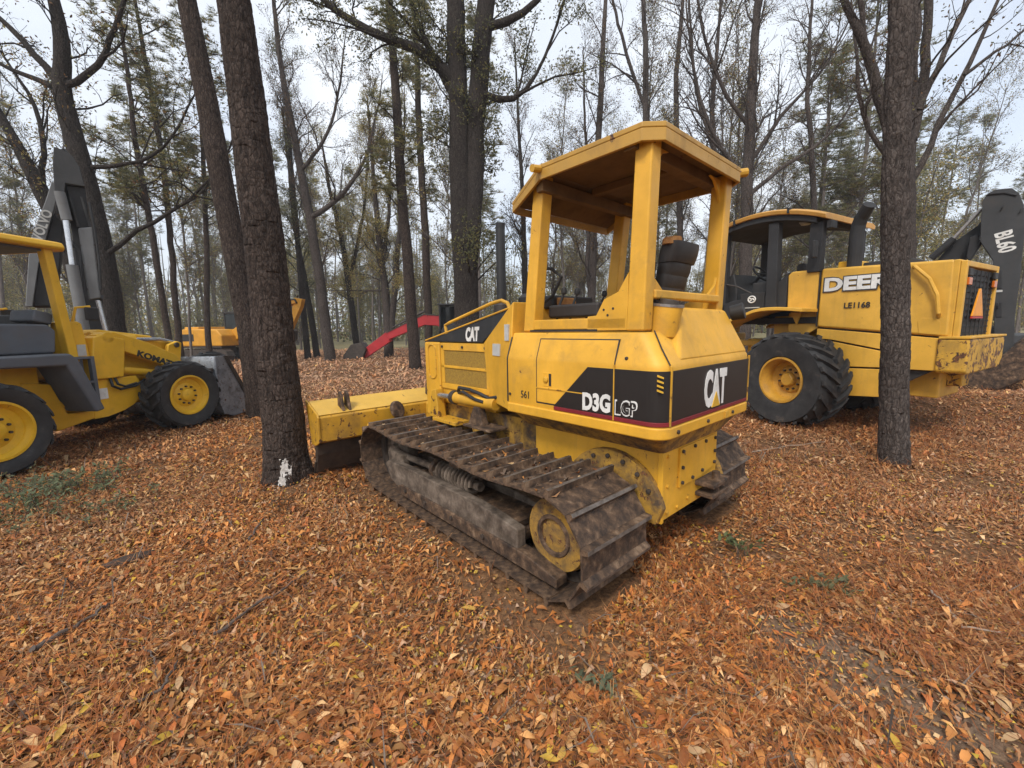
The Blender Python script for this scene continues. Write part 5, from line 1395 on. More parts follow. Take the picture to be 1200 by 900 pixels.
def make_litter():
    rng = np.random.default_rng(5)
    VS, FS, CS = [], [], []
    off = 0
    for (y0, y1, dens, sc, det, lift) in ((0.55, 1.7, 3300, 0.68, 2, 0.014), (1.7, 4.2, 2500, 0.70, 1, 0.014), (4.2, 7.5, 850, 0.92, 0, 0.018), (7.5, 14, 190, 1.55, 0, 0.03), (14, 36, 34, 2.7, 0, 0.04)):
        x, y = scatter(y0, y1, dens, rng)
        n = len(x)
        p = np.stack([x, y, np.zeros(n)], -1)
        z = terrain(x, y) + rng.uniform(0, lift, n)
        ln = (0.040 + 0.085 * rng.random(n) ** 1.5) * sc
        wd = ln * rng.uniform(0.18, 0.48, n)
        drift = fbm(p * 0.35, 31, 2) * 9.0                       # leaves lie roughly along local drifts
        yaw = np.where(rng.random(n) < 0.55, drift + rng.normal(0, 0.5, n), rng.uniform(0, 6.283, n))
        V, F, li = leaves(np.stack([x, y, z], -1), ln, wd, det, 0.15, rng, yaw)
        pw = PW / PW.sum()
        ci = rng.choice(len(PAL), n, p=pw)
        c = PAL[ci] * rng.uniform(0.50, 1.45, n)[:, None]
        tone = fbm(p * 0.8, 41, 3)
        c = c * (0.62 + 0.72 * tone)[:, None]
        grey = np.clip(sstep(0.45, 0.75, fbm(p * 0.55 + 9, 43, 3)) * 0.30 + 0.22 * sstep(1.0, 4.0, x), 0, 0.5)[:, None]
        c = c * (1 - grey) + (c.mean(1, keepdims=True) * np.array([1.25, 0.98, 0.72])) * grey
        far = sstep(6.5, 14, y)[:, None]                           # litter turns paler and greyer with distance
        c = c * (1 - far) + (c * 0.6 + np.array([0.44, 0.315, 0.235]) * 0.62) * far
        c = c * np.array([1.04, 0.95, 0.86])
        VS.append(V)
        FS.append(F + off)
        CS.append(c[li])
        off += len(V)
    for (y0, y1, dens, sc) in ((0.55, 2.4, 3200, 1.0), (2.4, 5.0, 1300, 1.25)):      # crumbs of broken leaf between the whole ones
        x, y = scatter(y0, y1, dens, rng, shun=0.35)
        n = len(x)
        z = terrain(x, y) + rng.uniform(0.004, 0.022, n)
        ln = rng.uniform(0.010, 0.030, n) * sc
        V, F, li = leaves(np.stack([x, y, z], -1), ln, ln * rng.uniform(0.3, 0.9, n), 0, 0.3, rng)
        c = PAL[rng.choice(len(PAL), n)] * rng.uniform(0.45, 1.1, n)[:, None]
        VS.append(V)
        FS.append(F + off)
        CS.append(c[li])
        off += len(V)
    # pine straw: long thin needles, thickest on the right and behind the bulldozer
    for (y0, y1, dens, sc) in ((0.55, 2.8, 2600, 0.9), (2.8, 7.5, 700, 1.15)):
        x, y = scatter(y0, y1, dens, rng)
        p = np.stack([x, y, np.zeros_like(x)], -1)
        keep = rng.random(len(x)) < np.clip(0.40 + 0.60 * sstep(-1.0, 2.5, x) + 0.6 * (fbm(p * 0.9, 77, 2) - 0.5), 0.08, 1)
        x, y, p = x[keep], y[keep], p[keep]
        n = len(x)
        z = terrain(x, y) + rng.uniform(0.010, 0.045, n)
        ln = rng.uniform(0.10, 0.21, n) * sc
        yaw = fbm(p * 0.6, 55, 2) * 10 + rng.normal(0, 0.7, n)
        V, F, li = leaves(np.stack([x, y, z], -1), ln, np.full(n, 0.0034 * sc), 0, 0.12, rng, yaw)
        c = np.array([(0.42, 0.15, 0.045), (0.30, 0.098, 0.030), (0.50, 0.25, 0.095), (0.21, 0.08, 0.038)])[rng.integers(0, 4, n)] * rng.uniform(0.7, 1.25, n)[:, None]
        VS.append(V)
        FS.append(F + off)
        CS.append(c[li])
        off += len(V)
    for (y0, y1, dens, sc) in ((0.6, 4.0, 26, 1.0), (4.0, 9.0, 10, 1.4)):
        x, y = scatter(y0, y1, dens, rng)
        n = len(x)
        z = terrain(x, y) + rng.uniform(0.014, 0.032, n)
        ln = rng.uniform(0.06, 0.30, n) * sc
        V, F, li = leaves(np.stack([x, y, z], -1), ln, rng.uniform(0.004, 0.011, n) * sc, 1, 0.05, rng)
        c = np.array([(0.055, 0.040, 0.031), (0.10, 0.075, 0.058), (0.20, 0.155, 0.12)])[rng.integers(0, 3, n)]
        VS.append(V)
        FS.append(F + off)
        CS.append(c[li])
        off += len(V)
    me = np_mesh('leaf_litter', np.concatenate(VS), np.concatenate(FS), np.concatenate(CS))
    o = link('leaf_litter', me, 'litter')
    o['kind'] = 'stuff'
    o['label'] = 'thick layer of orange brown fallen leaves and pine straw on the forest floor'
    return o

litter = make_litter()

def make_top_leaves():
    """the nearest leaves, each a piece of its own lying on top of the litter"""
    rng = np.random.default_rng(91)
    protos = []
    cols = [((0.50, 0.31, 0.045), 3), ((0.50, 0.27, 0.10), 4), ((0.40, 0.16, 0.05), 4), ((0.58, 0.37, 0.19), 3), ((0.30, 0.11, 0.04), 3), ((0.55, 0.33, 0.07), 2)]
    for (c, rep) in cols:
        for k in range(rep):
            P, F = leaf_template(2)
            # finer leaf: nine stations along the midrib
            st = np.linspace(0, 1, 9)
            wf = np.sin(np.pi * np.clip(st * 0.96 + 0.02, 0, 1)) ** 0.8 * rng.uniform(0.16, 0.23)
            fold, curl, tw = rng.uniform(0.1, 0.7), rng.normal(0, 0.5), rng.normal(0, 0.8)
            V, Fc = [], []
            for s_, w in zip(st, wf):
                for sd in (1, 0, -1):
                    zz = abs(sd) * w * fold + curl * (s_ - 0.5) ** 2 + tw * (s_ - 0.5) * sd * w
                    V.append((s_ - 0.5, sd * w + 0.05 * math.sin(3 * s_), zz))
            for i in range(8):
                for q in (0, 1):
                    a = i * 3 + q
                    Fc.append((a, a + 1, a + 4, a + 3))
            V = np.array(V)
            V[:, 2] -= V[:, 2].min()
            tone = rng.uniform(0.8, 1.15)
            cv = np.array([[c[0] * tone * (0.92 if abs(v[1]) > 0.1 else 1.05), c[1] * tone, c[2] * tone] for v in V])
            me = np_mesh('leaf', V, np.array(Fc), cv, True)
            me.materials.append(M['litter'])
            protos.append(me)
    w = np.array([1.0 if k < 3 else 2.2 for k in range(len(protos))])
    w /= w.sum()
    n = 0
    while n < 290:
        y = 0.75 + rng.random() ** 1.4 * 2.6
        x = rng.uniform(-1.3 * y - 0.2, 1.3 * y + 0.2)
        lx, ly = dozer_local(x, y)
        if abs(ly) < 1.2 and -0.95 < lx < 2.9:
            continue
        if rng.random() < bare(np.array([x]), np.array([y]))[0] * 0.7:
            continue
        o = bpy.data.objects.new('leaf', protos[rng.choice(len(protos), p=w)])
        COL.objects.link(o)
        s = rng.uniform(0.05, 0.095)
        o.location = (x, y, tz(x, y) + rng.uniform(0.020, 0.040))
        o.scale = (s, s, s)
        o.rotation_euler = (rng.normal(0, 0.28), rng.normal(0, 0.28), rng.uniform(0, 6.28))
        o.parent = ground
        n += 1
make_top_leaves()

# ------------------------------------------------------------------ sticks, chips of bark, seedlings
M['stick'] = rough_mat('dead_stick', [(0.3, (0.035, 0.026, 0.021)), (0.7, (0.13, 0.10, 0.082))], 12, 0.9, 0.6, 0.006, vec=(1, 1, 1))
M['rot'] = rough_mat('rotten_wood', [(0.3, (0.02, 0.014, 0.011)), (0.7, (0.085, 0.058, 0.042))], 16, 0.95, 0.9, 0.02)
M['pale_stick'] = rough_mat('bleached_stick', [(0.3, (0.22, 0.17, 0.13)), (0.7, (0.42, 0.35, 0.28))], 12, 0.9, 0.5, 0.004)
M['stone'] = rough_mat('grey_stone', [(0.3, (0.09, 0.082, 0.075)), (0.7, (0.22, 0.20, 0.185))], 9, 0.9, 0.7, 0.01)

def stick(label, px, r, mat='stick'):
    pts = [ground_at(u, v) for u, v in px]
    o0 = pts[0].copy()
    fine = []
    for a, b in zip(pts[:-1], pts[1:]):
        for k in range(5):
            t = k / 5
            q = a.lerp(b, t)
            fine.append(q)
    fine.append(pts[-1])
    out = []
    for i, q in enumerate(fine):
        j = 0.012
        out.append((q.x - o0.x + random.uniform(-j, j), q.y - o0.y + random.uniform(-j, j), tz(q.x, q.y) + 0.030 + r + random.uniform(-0.004, 0.008)))
    rs = [r * (1.0 - 0.5 * i / len(out)) * random.uniform(0.85, 1.15) for i in range(len(out))]
    o = MB().tube(out, rs, 8).build('stick', mat, None, 0, True)
    o.location = (o0.x, o0.y, 0)
    return tag(o, label, 'stick', 'sticks lying on the leaves')

stick('short thick dark stick at the lower left edge of the leaves', [(38, 771), (80, 747)], 0.016)
stick('dark stick lying in the leaves above the short thick one', [(88, 742), (112, 728), (134, 712)], 0.010)
stick('long thin dark stick below the paint marked pine', [(252, 752), (300, 716), (330, 700), (362, 676)], 0.009)
stick('bent twig near the bottom left of the leaves', [(160, 832), (188, 815), (205, 795), (206, 784)], 0.008)
stick('thin twig lying between the two lower left sticks', [(172, 766), (180, 785), (190, 805)], 0.005)
stick('small dark stick at the foot of the paint marked pine', [(292, 640), (305, 620), (312, 612)], 0.010)
stick('bleached forked stick on the right beside the bare soil', [(1092, 698), (1110, 715), (1128, 738), (1170, 745)], 0.007, 'pale_stick')
stick('pale twig lying on the leaves right of the bulldozer', [(880, 532), (925, 524), (965, 520)], 0.006, 'pale_stick')

def lump(name, label, cat, u, v, size, mat, seed):
    g = ground_at(u, v)
    bm = bmesh.new()
    bmesh.ops.create_icosphere(bm, subdivisions=4, radius=1.0)
    co = np.array([p.co for p in bm.verts])
    d = 0.75 + 0.5 * fbm(co * 1.3 + seed, seed, 4)
    for p, k in zip(bm.verts, d):
        p.co = Vector((p.co.x * size[0] * k, p.co.y * size[1] * k, p.co.z * size[2] * k))
    me = bpy.data.meshes.new(name)
    bm.to_mesh(me)
    bm.free()
    o = link(name, me, mat, None, 0, True)
    o.location = (g.x, g.y, tz(g.x, g.y) + size[2] * 0.35)
    o.rotation_euler = (0, 0, seed * 1.3)
    return tag(o, label, cat)

lump('rotten_log', 'dark rotten piece of log half buried in leaves at the left', 'log', 150, 660, (0.16, 0.06, 0.035), 'rot', 3)

def seedling(u, v, label, n, h, spread, col, seed):
    g = ground_at(u, v)
    rng = np.random.default_rng(seed)
    T = thing('seedling', label, 'seedling', (g.x, g.y, tz(g.x, g.y)), 0, 'low green plants in the leaf litter')
    P, Ln = [], []
    for k in range(n):
        a = rng.uniform(0, 6.28)
        hh = h * rng.uniform(0.6, 1.1)
        bx, by = rng.normal(0, spread, 2)
        tip = (bx + 0.5 * hh * math.cos(a), by + 0.5 * hh * math.sin(a), hh)
        MB().tube([(bx, by, 0), (bx + 0.15 * hh * math.cos(a), by + 0.15 * hh * math.sin(a), hh * 0.6), tip], [0.0035, 0.0028, 0.0015], 5).build('stem', 'stick', T, 0, True)
        for j in range(9):
            t = rng.uniform(0.3, 1.0)
            P.append((bx + (tip[0] - bx) * t + rng.normal(0, 0.03), by + (tip[1] - by) * t + rng.normal(0, 0.03), hh * t + rng.normal(0, 0.012)))
    P = np.array(P)
    m_ = len(P)
    ln = rng.uniform(0.035, 0.075, m_)
    V, F, li = leaves(P, ln, ln * 0.36, 2, 0.5, rng)
    c = np.array(col) * rng.uniform(0.7, 1.3, m_)[:, None]
    link('foliage', np_mesh('foliage', V, F, c[li]), 'crown', T)
    return T
seedling(75, 585, 'largest patch of grey green seedlings below the front wheel of the backhoe loader', 44, 0.20, 0.22, (0.17, 0.20, 0.11), 1)
seedling(125, 562, 'thin green seedlings on the near side of the backhoe loader front tyre', 14, 0.22, 0.15, (0.18, 0.21, 0.11), 2)
seedling(20, 610, 'green seedlings at the left edge below the rear wheel', 14, 0.16, 0.15, (0.16, 0.19, 0.10), 3)
seedling(40, 580, 'grey green seedlings beside the backhoe loader rear tyre', 36, 0.18, 0.25, (0.17, 0.19, 0.11), 11)
seedling(95, 605, 'loose green sprigs in front of the largest seedling patch', 14, 0.14, 0.22, (0.18, 0.20, 0.11), 12)
seedling(867, 655, 'small green sprig right of the bulldozer rear', 6, 0.12, 0.04, (0.15, 0.18, 0.08), 4)
seedling(705, 805, 'tiny green sprig in the leaves at the bottom centre right', 4, 0.05, 0.03, (0.17, 0.20, 0.12), 5)
seedling(965, 690, 'faint green sprigs between the sprig and the bare soil', 7, 0.07, 0.08, (0.18, 0.19, 0.10), 6)
seedling(335, 600, 'dry leafless sprout at the foot of the paint marked pine', 3, 0.16, 0.05, (0.20, 0.12, 0.06), 7)

# leaves and crumbs lying on the bulldozer's left track
def track_debris():
    rng = np.random.default_rng(17)
    n = 620
    x = rng.uniform(-0.55, 1.85, n)
    y = 0.54 + 0.60 * rng.random(n)
    z = 0.36 + 0.303 + 0.012 - 0.030 * np.sin(math.pi * ((((1.86 - x) / 2.33) * 2) % 1.0)) ** 2
    ln = 0.018 + 0.06 * rng.random(n) ** 2
    V, F, li = leaves(np.stack([x, y, z], -1), ln, ln * rng.uniform(0.25, 0.6, n), 1, 0.22, rng)
    c = np.where(rng.random(n)[:, None] < 0.4, PAL[rng.integers(0, 8, n)] * 0.8, np.array([0.15, 0.105, 0.075])) * rng.uniform(0.6, 1.3, n)[:, None]
    o = link('leaf_debris', np_mesh('leaf_debris', V, F, c[li]), 'litter', dozer)
    o['kind'] = 'stuff'
track_debris()
# ================================================================== trees
M['bark_pine'] = bark_mat('pine_bark', (0.014, 0.0105, 0.0090), (0.062, 0.045, 0.037), (0.165, 0.125, 0.104))
M['bark_grey'] = bark_mat('grey_bark', (0.024, 0.019, 0.017), (0.090, 0.073, 0.064), (0.205, 0.170, 0.150))
M['bark_dark'] = bark_mat('dark_bark', (0.014, 0.012, 0.0105), (0.050, 0.041, 0.036), (0.105, 0.088, 0.077))
M['bark_far'] = rough_mat('far_bark', [(0.3, (0.070, 0.060, 0.054)), (0.7, (0.19, 0.165, 0.148))], 5, 0.95, 0.4, 0.02, vec=(3, 3, 0.6))

class Wood:
    """collects tapering limbs as arrays"""
    def __init__(s):
        s.V, s.F, s.o = [], [], 0
    def limb(s, pts, rad_, n):
        P = np.asarray(pts, float)
        k = len(P)
        T = np.gradient(P, axis=0)
        T /= np.linalg.norm(T, axis=1, keepdims=True) + 1e-9
        ref = np.array([0.31, 0.95, 0.05]) if abs(T[0] @ np.array([0.31, 0.95, 0.05])) < 0.9 else np.array([1.0, 0, 0])
        A = np.cross(T, ref)
        A /= np.linalg.norm(A, axis=1, keepdims=True) + 1e-9
        B = np.cross(T, A)
        th = np.arange(n) * 2 * math.pi / n
        R = np.asarray(rad_, float)[:, None, None]
        ring = P[:, None, :] + R * (np.cos(th)[None, :, None] * A[:, None, :] + np.sin(th)[None, :, None] * B[:, None, :])
        s.V.append(ring.reshape(-1, 3))
        i = np.arange(k - 1)[:, None] * n
        j = np.arange(n)[None, :]
        j2 = (j + 1) % n
        s.F.append((np.stack([i + j, i + j2, i + n + j2, i + n + j], -1).reshape(-1, 4)) + s.o)
        s.o += k * n
    def mesh(s, name):
        return np_mesh(name, np.concatenate(s.V), np.concatenate(s.F), None, True)

def resample(pts, rad_, m, wob, rng):
    P, R = np.asarray(pts, float), np.asarray(rad_, float)
    d = np.concatenate([[0], np.cumsum(np.linalg.norm(np.diff(P, axis=0), axis=1))])
    t = np.linspace(0, d[-1], m)
    # gentle smoothing of the surveyed line
    Q = np.stack([np.interp(t, d, P[:, k]) for k in range(3)], -1)
    for _ in range(2):
        Q[1:-1] = 0.25 * Q[:-2] + 0.5 * Q[1:-1] + 0.25 * Q[2:]
    w = np.cumsum(rng.normal(0, wob, (m, 3)), axis=0)
    w -= np.linspace(0, 1, m)[:, None] * w[-1]
    w[0] = 0
    return Q + w, np.interp(t, d, R)

def sub_branches(W, P, R, rng, level, maxlevel, tips, dens, t0, length, up, spread, minr):
    """side shoots along a limb; each shoot bends upward and branches again"""
    seg = np.linalg.norm(np.diff(P, axis=0), axis=1)
    tot = seg.sum()
    n = max(1, int(dens * tot))
    for k in range(n):
        t = rng.uniform(t0, 1.0)
        f = t * (len(P) - 1)
        i = min(int(f), len(P) - 2)
        p = P[i] + (P[i + 1] - P[i]) * (f - i)
        r = R[i] + (R[i + 1] - R[i]) * (f - i)
        ax = (P[i + 1] - P[i]) / (np.linalg.norm(P[i + 1] - P[i]) + 1e-9)
        v = rng.normal(0, 1, 3)
        v -= ax * (v @ ax)
        v /= np.linalg.norm(v) + 1e-9
        d = ax * math.cos(spread) + v * math.sin(spread) * rng.uniform(0.8, 1.15)
        d[2] += up
        d /= np.linalg.norm(d)
        L = length * rng.uniform(0.55, 1.2) * (1.15 - 0.6 * t)
        m = 5 if level < 2 else 4 if level < 3 else 3
        q = [p]
        dd = d.copy()
        for s_ in range(m - 1):
            dd = dd + rng.normal(0, 0.25, 3)
            dd[2] += up * 0.25
            dd /= np.linalg.norm(dd)
            q.append(q[-1] + dd * L / (m - 1))
        q = np.array(q)
        r0 = min(r * 0.62, max(minr * 1.5, 0.016 * L + 0.002))
        rr = np.linspace(r0, max(minr, r0 * 0.25), m)
        W.limb(q, rr, 5 if level < 2 else 3)
        tips.append((q, level))
        if level < maxlevel:
            sub_branches(W, q, rr, rng, level + 1, maxlevel, tips, dens * 2.1, 0.25, length * 0.42, up * 0.8, spread, minr)

GREEN_PINE = [(0.175, 0.185, 0.085), (0.22, 0.215, 0.095), (0.145, 0.16, 0.078), (0.30, 0.265, 0.11), (0.25, 0.20, 0.095)]
OLIVE = [(0.15, 0.145, 0.06), (0.115, 0.12, 0.055), (0.20, 0.17, 0.06), (0.095, 0.10, 0.05)]
RUSSET = [(0.16, 0.085, 0.034), (0.11, 0.060, 0.030), (0.20, 0.12, 0.045), (0.09, 0.055, 0.03)]
YELLOW = [(0.40, 0.33, 0.11), (0.32, 0.295, 0.11), (0.46, 0.35, 0.12), (0.25, 0.255, 0.10), (0.36, 0.24, 0.085)]

def leaf_cloud(tips, per, size, cols, rng, jitter, minlevel=1, pine=False, keep=1.0):
    """leaves (or needle tufts) spread along the shoots; returns arrays"""
    P = []
    for q, lv in tips:
        if lv < minlevel or rng.random() > keep:
            continue
        n = rng.poisson(per)
        if n:
            t = rng.uniform(0.25, 1.0, n) * (len(q) - 1)
            i = np.minimum(t.astype(int), len(q) - 2)
            P.append(q[i] + (q[i + 1] - q[i]) * (t - i)[:, None])
    if not P:
        return None
    P = np.concatenate(P)
    n = len(P)
    if pine:
        P = P + rng.normal(0, jitter * 0.5, (n, 3))
        K = 11
        d = rng.normal(0, 1, (n, K, 3))
        d[..., 2] = np.abs(d[..., 2]) * 0.5 + d[..., 2] * 0.35
        d /= np.linalg.norm(d, axis=-1, keepdims=True)
        L = size * rng.uniform(0.7, 1.15, (n, K, 1))
        s_ = np.cross(d, rng.normal(0, 1, (n, K, 3)))
        s_ /= np.linalg.norm(s_, axis=-1, keepdims=True) + 1e-9
        w = size * 0.050
        base = P[:, None, :]
        V = np.stack([base + s_ * w, base - s_ * w, base + d * L], 2).reshape(-1, 3)
        F = np.arange(len(V)).reshape(-1, 3)
        c = np.repeat(np.array(cols)[rng.integers(0, len(cols), n)] * rng.uniform(0.7, 1.3, n)[:, None], K * 3, axis=0)
        return V, F, c
    P = P + rng.normal(0, jitter, (n, 3))
    a = rng.normal(0, 1, (n, 3))
    a /= np.linalg.norm(a, axis=1, keepdims=True)
    b = np.cross(a, rng.normal(0, 1, (n, 3)))
    b /= np.linalg.norm(b, axis=1, keepdims=True) + 1e-9
    L = size * rng.uniform(0.6, 1.25, (n, 1))
    V = np.stack([P - a * L * 0.5, P + b * L * 0.24, P + a * L * 0.5, P - b * L * 0.24], 1).reshape(-1, 3)
    F = np.arange(len(V)).reshape(-1, 4)
    c = np.repeat(np.array(cols)[rng.integers(0, len(cols), n)] * rng.uniform(0.7, 1.35, n)[:, None], 4, axis=0)
    return V, F, c

def px_path(pts, Y):
    """surveyed trunk line: (u, v, width in px) at distance Y -> points and radii"""
    P, R = [], []
    for u, v, w in pts:
        q = at(u, v, Y)
        P.append(q)
        depth = q.y * math.cos(CAM_PITCH) - (q.z - CAM_H) * math.sin(CAM_PITCH)
        R.append(w * 0.5 * depth / CAM_F / math.sqrt(1 + ((u - 600) / CAM_F) ** 2))
    return np.array([list(p) for p in P]), np.array(R)

def big_trunk(name, P, R, mat, parent, seed, n=72, m=420, bark=0.013, flare=0.36):
    """a near trunk with its plates and furrows in the mesh"""
    rng = np.random.default_rng(seed)
    Q, S = resample(P, R, m, 0.0006, rng)
    hgt = np.linalg.norm(Q - Q[0], axis=1)
    T = np.gradient(Q, axis=0)
    T /= np.linalg.norm(T, axis=1, keepdims=True)
    A = np.cross(T, np.array([0.2, 1.0, 0.0]))
    A /= np.linalg.norm(A, axis=1, keepdims=True)
    B = np.cross(T, A)
    th = np.arange(n) * 2 * math.pi / n
    cs, sn = np.cos(th), np.sin(th)
    r0 = S.mean()
    pc = np.stack([np.broadcast_to(cs * r0, (m, n)), np.broadcast_to(sn * r0, (m, n)), np.broadcast_to(hgt[:, None], (m, n))], -1)
    big = fbm(pc * np.array([5, 5, 0.8]), seed, 3) - 0.5
    wz = (fbm(pc * np.array([14, 14, 9]), seed + 5, 3) - 0.5)[..., None] * np.array([1.2, 1.2, 0.9])
    pl = fbm(pc * np.array([34, 34, 6.0]) + wz, seed + 9, 3)
    ridge = np.clip((0.52 - pl) * 5.0, 0, 1)              # furrows between the plates
    flk = fbm(pc * np.array([70, 70, 34]) + wz, seed + 13, 2) - 0.5
    rr = S[:, None] * (1 + 0.06 * big) - bark * 0.55 * ridge + bark * 1.0 * flk
    fl = np.exp(-hgt / 0.16) * flare
    lobes = 1 + 0.5 * np.sin(th * 5 + seed)[None, :]
    rr = rr * (1 + fl[:, None] * lobes * 0.55)
    V = Q[:, None, :] + rr[..., None] * (cs[None, :, None] * A[:, None, :] + sn[None, :, None] * B[:, None, :])
    i = np.arange(m - 1)[:, None] * n
    j = np.arange(n)[None, :]
    j2 = (j + 1) % n
    F = np.stack([i + j, i + j2, i + n + j2, i + n + j], -1).reshape(-1, 4)
    return np_mesh(name, V.reshape(-1, 3), F, None, True), Q, S

def finish_tree(name, label, cat, base, wood_mesh, bark, cloud, group=None):
    T = thing(name, label, cat, base, 0, group)
    off = np.array(base)
    co = np.empty(len(wood_mesh.vertices) * 3, dtype=np.float32)
    wood_mesh.vertices.foreach_get('co', co)
    wood_mesh.vertices.foreach_set('co', (co.reshape(-1, 3) - off).astype(np.float32).ravel())
    link('trunk', wood_mesh, bark, T)
    if cloud is not None:
        V, F, c = cloud
        link('crown', np_mesh('crown', V - off, F, c), 'crown', T)
    return T

def extend_up(P, R, extra, rend):
    d = (P[-1] - P[-2]) / np.linalg.norm(P[-1] - P[-2])
    d = d * 0.5 + np.array([0, 0, 1.0]) * 0.5
    d /= np.linalg.norm(d)
    return np.vstack([P, P[-1] + d * extra * 0.5, P[-1] + d * extra]), np.concatenate([R, [R[-1] * 0.75, rend]])

# ---------- three near pines with plated bark
def near_pine(label, px, Y, seed, bark, extra, **kw):
    P, R = px_path(px, Y)
    P[0][2] = tz(P[0][0], P[0][1]) - 0.06
    base = (P[0][0], P[0][1], tz(P[0][0], P[0][1]))
    vis = len(P)
    Pu, Ru = extend_up(P, R, extra, 0.05)
    rng = np.random.default_rng(seed)
    me, Q, S = big_trunk('trunk', P, R, bark, None, seed, **kw)
    W = Wood()
    top, rt = Pu[vis - 1:], Ru[vis - 1:]
    top, rt = resample(top, rt, 8, 0.03, rng)
    W.limb(top, rt, 12)
    tips = []
    sub_branches(W, top, rt, rng, 1, 2, tips, 2.2, 0.35, 2.2, 0.10, 1.1, 0.006)
    cloud = leaf_cloud(tips, 2.2, 0.24, GREEN_PINE, rng, 0.16, 1, True)
    T = finish_tree('pine_tree', label, 'tree', base, me, bark, cloud)
    wm = W.mesh('upper_trunk')
    co = np.empty(len(wm.vertices) * 3, dtype=np.float32)
    wm.vertices.foreach_get('co', co)
    wm.vertices.foreach_set('co', (co.reshape(-1, 3) - np.array(base)).astype(np.float32).ravel())
    link('upper_trunk', wm, bark, T)
    return T, Q, S

TA, QA, SA = near_pine('thick dark pine with a white paint mark at its foot beside the blade', [(339, 567, 52), (332, 490, 51), (319, 380, 50), (305, 250, 49), (290, 120, 46), (274, 0, 43)], 4.36, 3, 'bark_pine', 9.0, flare=0.5)
near_pine('dark pine leaning left just behind the thick paint marked pine', [(303, 493, 25), (292, 390, 27), (268, 255, 29), (245, 130, 28), (219, 0, 25)], 7.8, 5, 'bark_pine', 9.0, n=56, m=360)
near_pine('straight grey pine standing in front of the wheel loader', [(1047, 551, 39), (1048, 480, 37), (1050, 380, 36), (1051, 250, 36), (1053, 130, 35), (1056, 0, 33)], 4.50, 9, 'bark_grey', 9.0, flare=0.16)

# white paint mark, a skin of paint on the bark
def paint_mark():
    M['mark'] = rough_mat('flaking_white_paint', [(0.35, (0.34, 0.31, 0.28)), (0.6, (0.66, 0.63, 0.59))], 18, 0.9, 0.7, 0.01)
    rng = np.random.default_rng(2)
    c = at(333, 551, 4.36)
    base = np.array(TA.location)
    ax = QA[30]
    view = np.array([c.x, c.y, 0.0])
    view = -view / np.linalg.norm(view)
    side = np.array([-view[1], view[0], 0])
    V, F = [], []
    NU, NV = 26, 46
    for k in range(NV):
        z = -0.01 + 0.34 * k / (NV - 1)
        i = np.argmin(np.abs(QA[:, 2] - z))
        r = SA[i] * (1 + np.exp(-(max(z, 0) + 0.06) / 0.16) * 0.5 * 0.80) + 0.009
        for j in range(NU):
            a = -0.42 + 0.60 * j / (NU - 1) + 0.25
            d = view * math.cos(a) + side * math.sin(-a)
            V.append(QA[i] * np.array([1, 1, 0]) + np.array([0, 0, z]) + d * (r + 0.004 * rng.random()) - base)
    V = np.array(V)
    for k in range(NV - 1):
        for j in range(NU - 1):
            cu, cv = j / NU - 0.5, k / NV - 0.5
            nz = fbm(np.array([[j * 0.22, k * 0.16, 0.5]]), 4, 3)[0]
            if nz * 1.25 > 0.43 + 1.2 * abs(cu) ** 1.6 + 0.5 * abs(cv) ** 2 * 1.4:
                F.append((k * NU + j, k * NU + j + 1, (k + 1) * NU + j + 1, (k + 1) * NU + j))
    me = np_mesh('paint_mark', V, np.array(F), None, True)
    o = link('paint_mark', me, 'mark', TA)
    so = o.modifiers.new('solid', 'SOLIDIFY')
    so.thickness = 0.004
paint_mark()

# ---------- surveyed trees of the middle distance
def mid_tree(name, label, stems, Y, bark, seed, kind, dens=1.1, length=2.2, levels=3, per=1.5, size=0.09, cols=None, t0=0.35, extra=3.0, up=0.22, spread=0.85, keep=1.0, sides=10):
    rng = np.random.default_rng(seed)
    W, tips = Wood(), []
    base = None
    for k, px in enumerate(stems):
        P, R = px_path(px, Y)
        if k == 0:
            base = (P[0][0], P[0][1], tz(P[0][0], P[0][1]))
            if P[0][2] > base[2] - 0.05:
                P = np.vstack([[P[0][0], P[0][1], base[2] - 0.08], P])
                R = np.concatenate([[R[0] * 1.15], R])
            else:
                P[0][2] = base[2] - 0.08
        if px[-1][1] <= 5 or extra > 0:
            P, R = extend_up(P, R, extra, R[-1] * 0.3)
        Q, S = resample(P, R, max(12, int(np.linalg.norm(P[-1] - P[0]) * 2.2)), 0.026 if k else 0.014, rng)
        W.limb(Q, S, sides if k == 0 else 8)
        sub_branches(W, Q, S, rng, 1, levels, tips, dens, t0 if k == 0 else 0.15, length, up, spread, 0.0045)
    cl = None
    if cols:
        cl = leaf_cloud(tips, per, size, cols, rng, 0.10 if kind != 'pine' else 0.10, 1 if kind == 'pine' else 2, kind == 'pine', keep)
    return finish_tree(name, label, 'tree', base, W.mesh('trunk'), bark, cl)

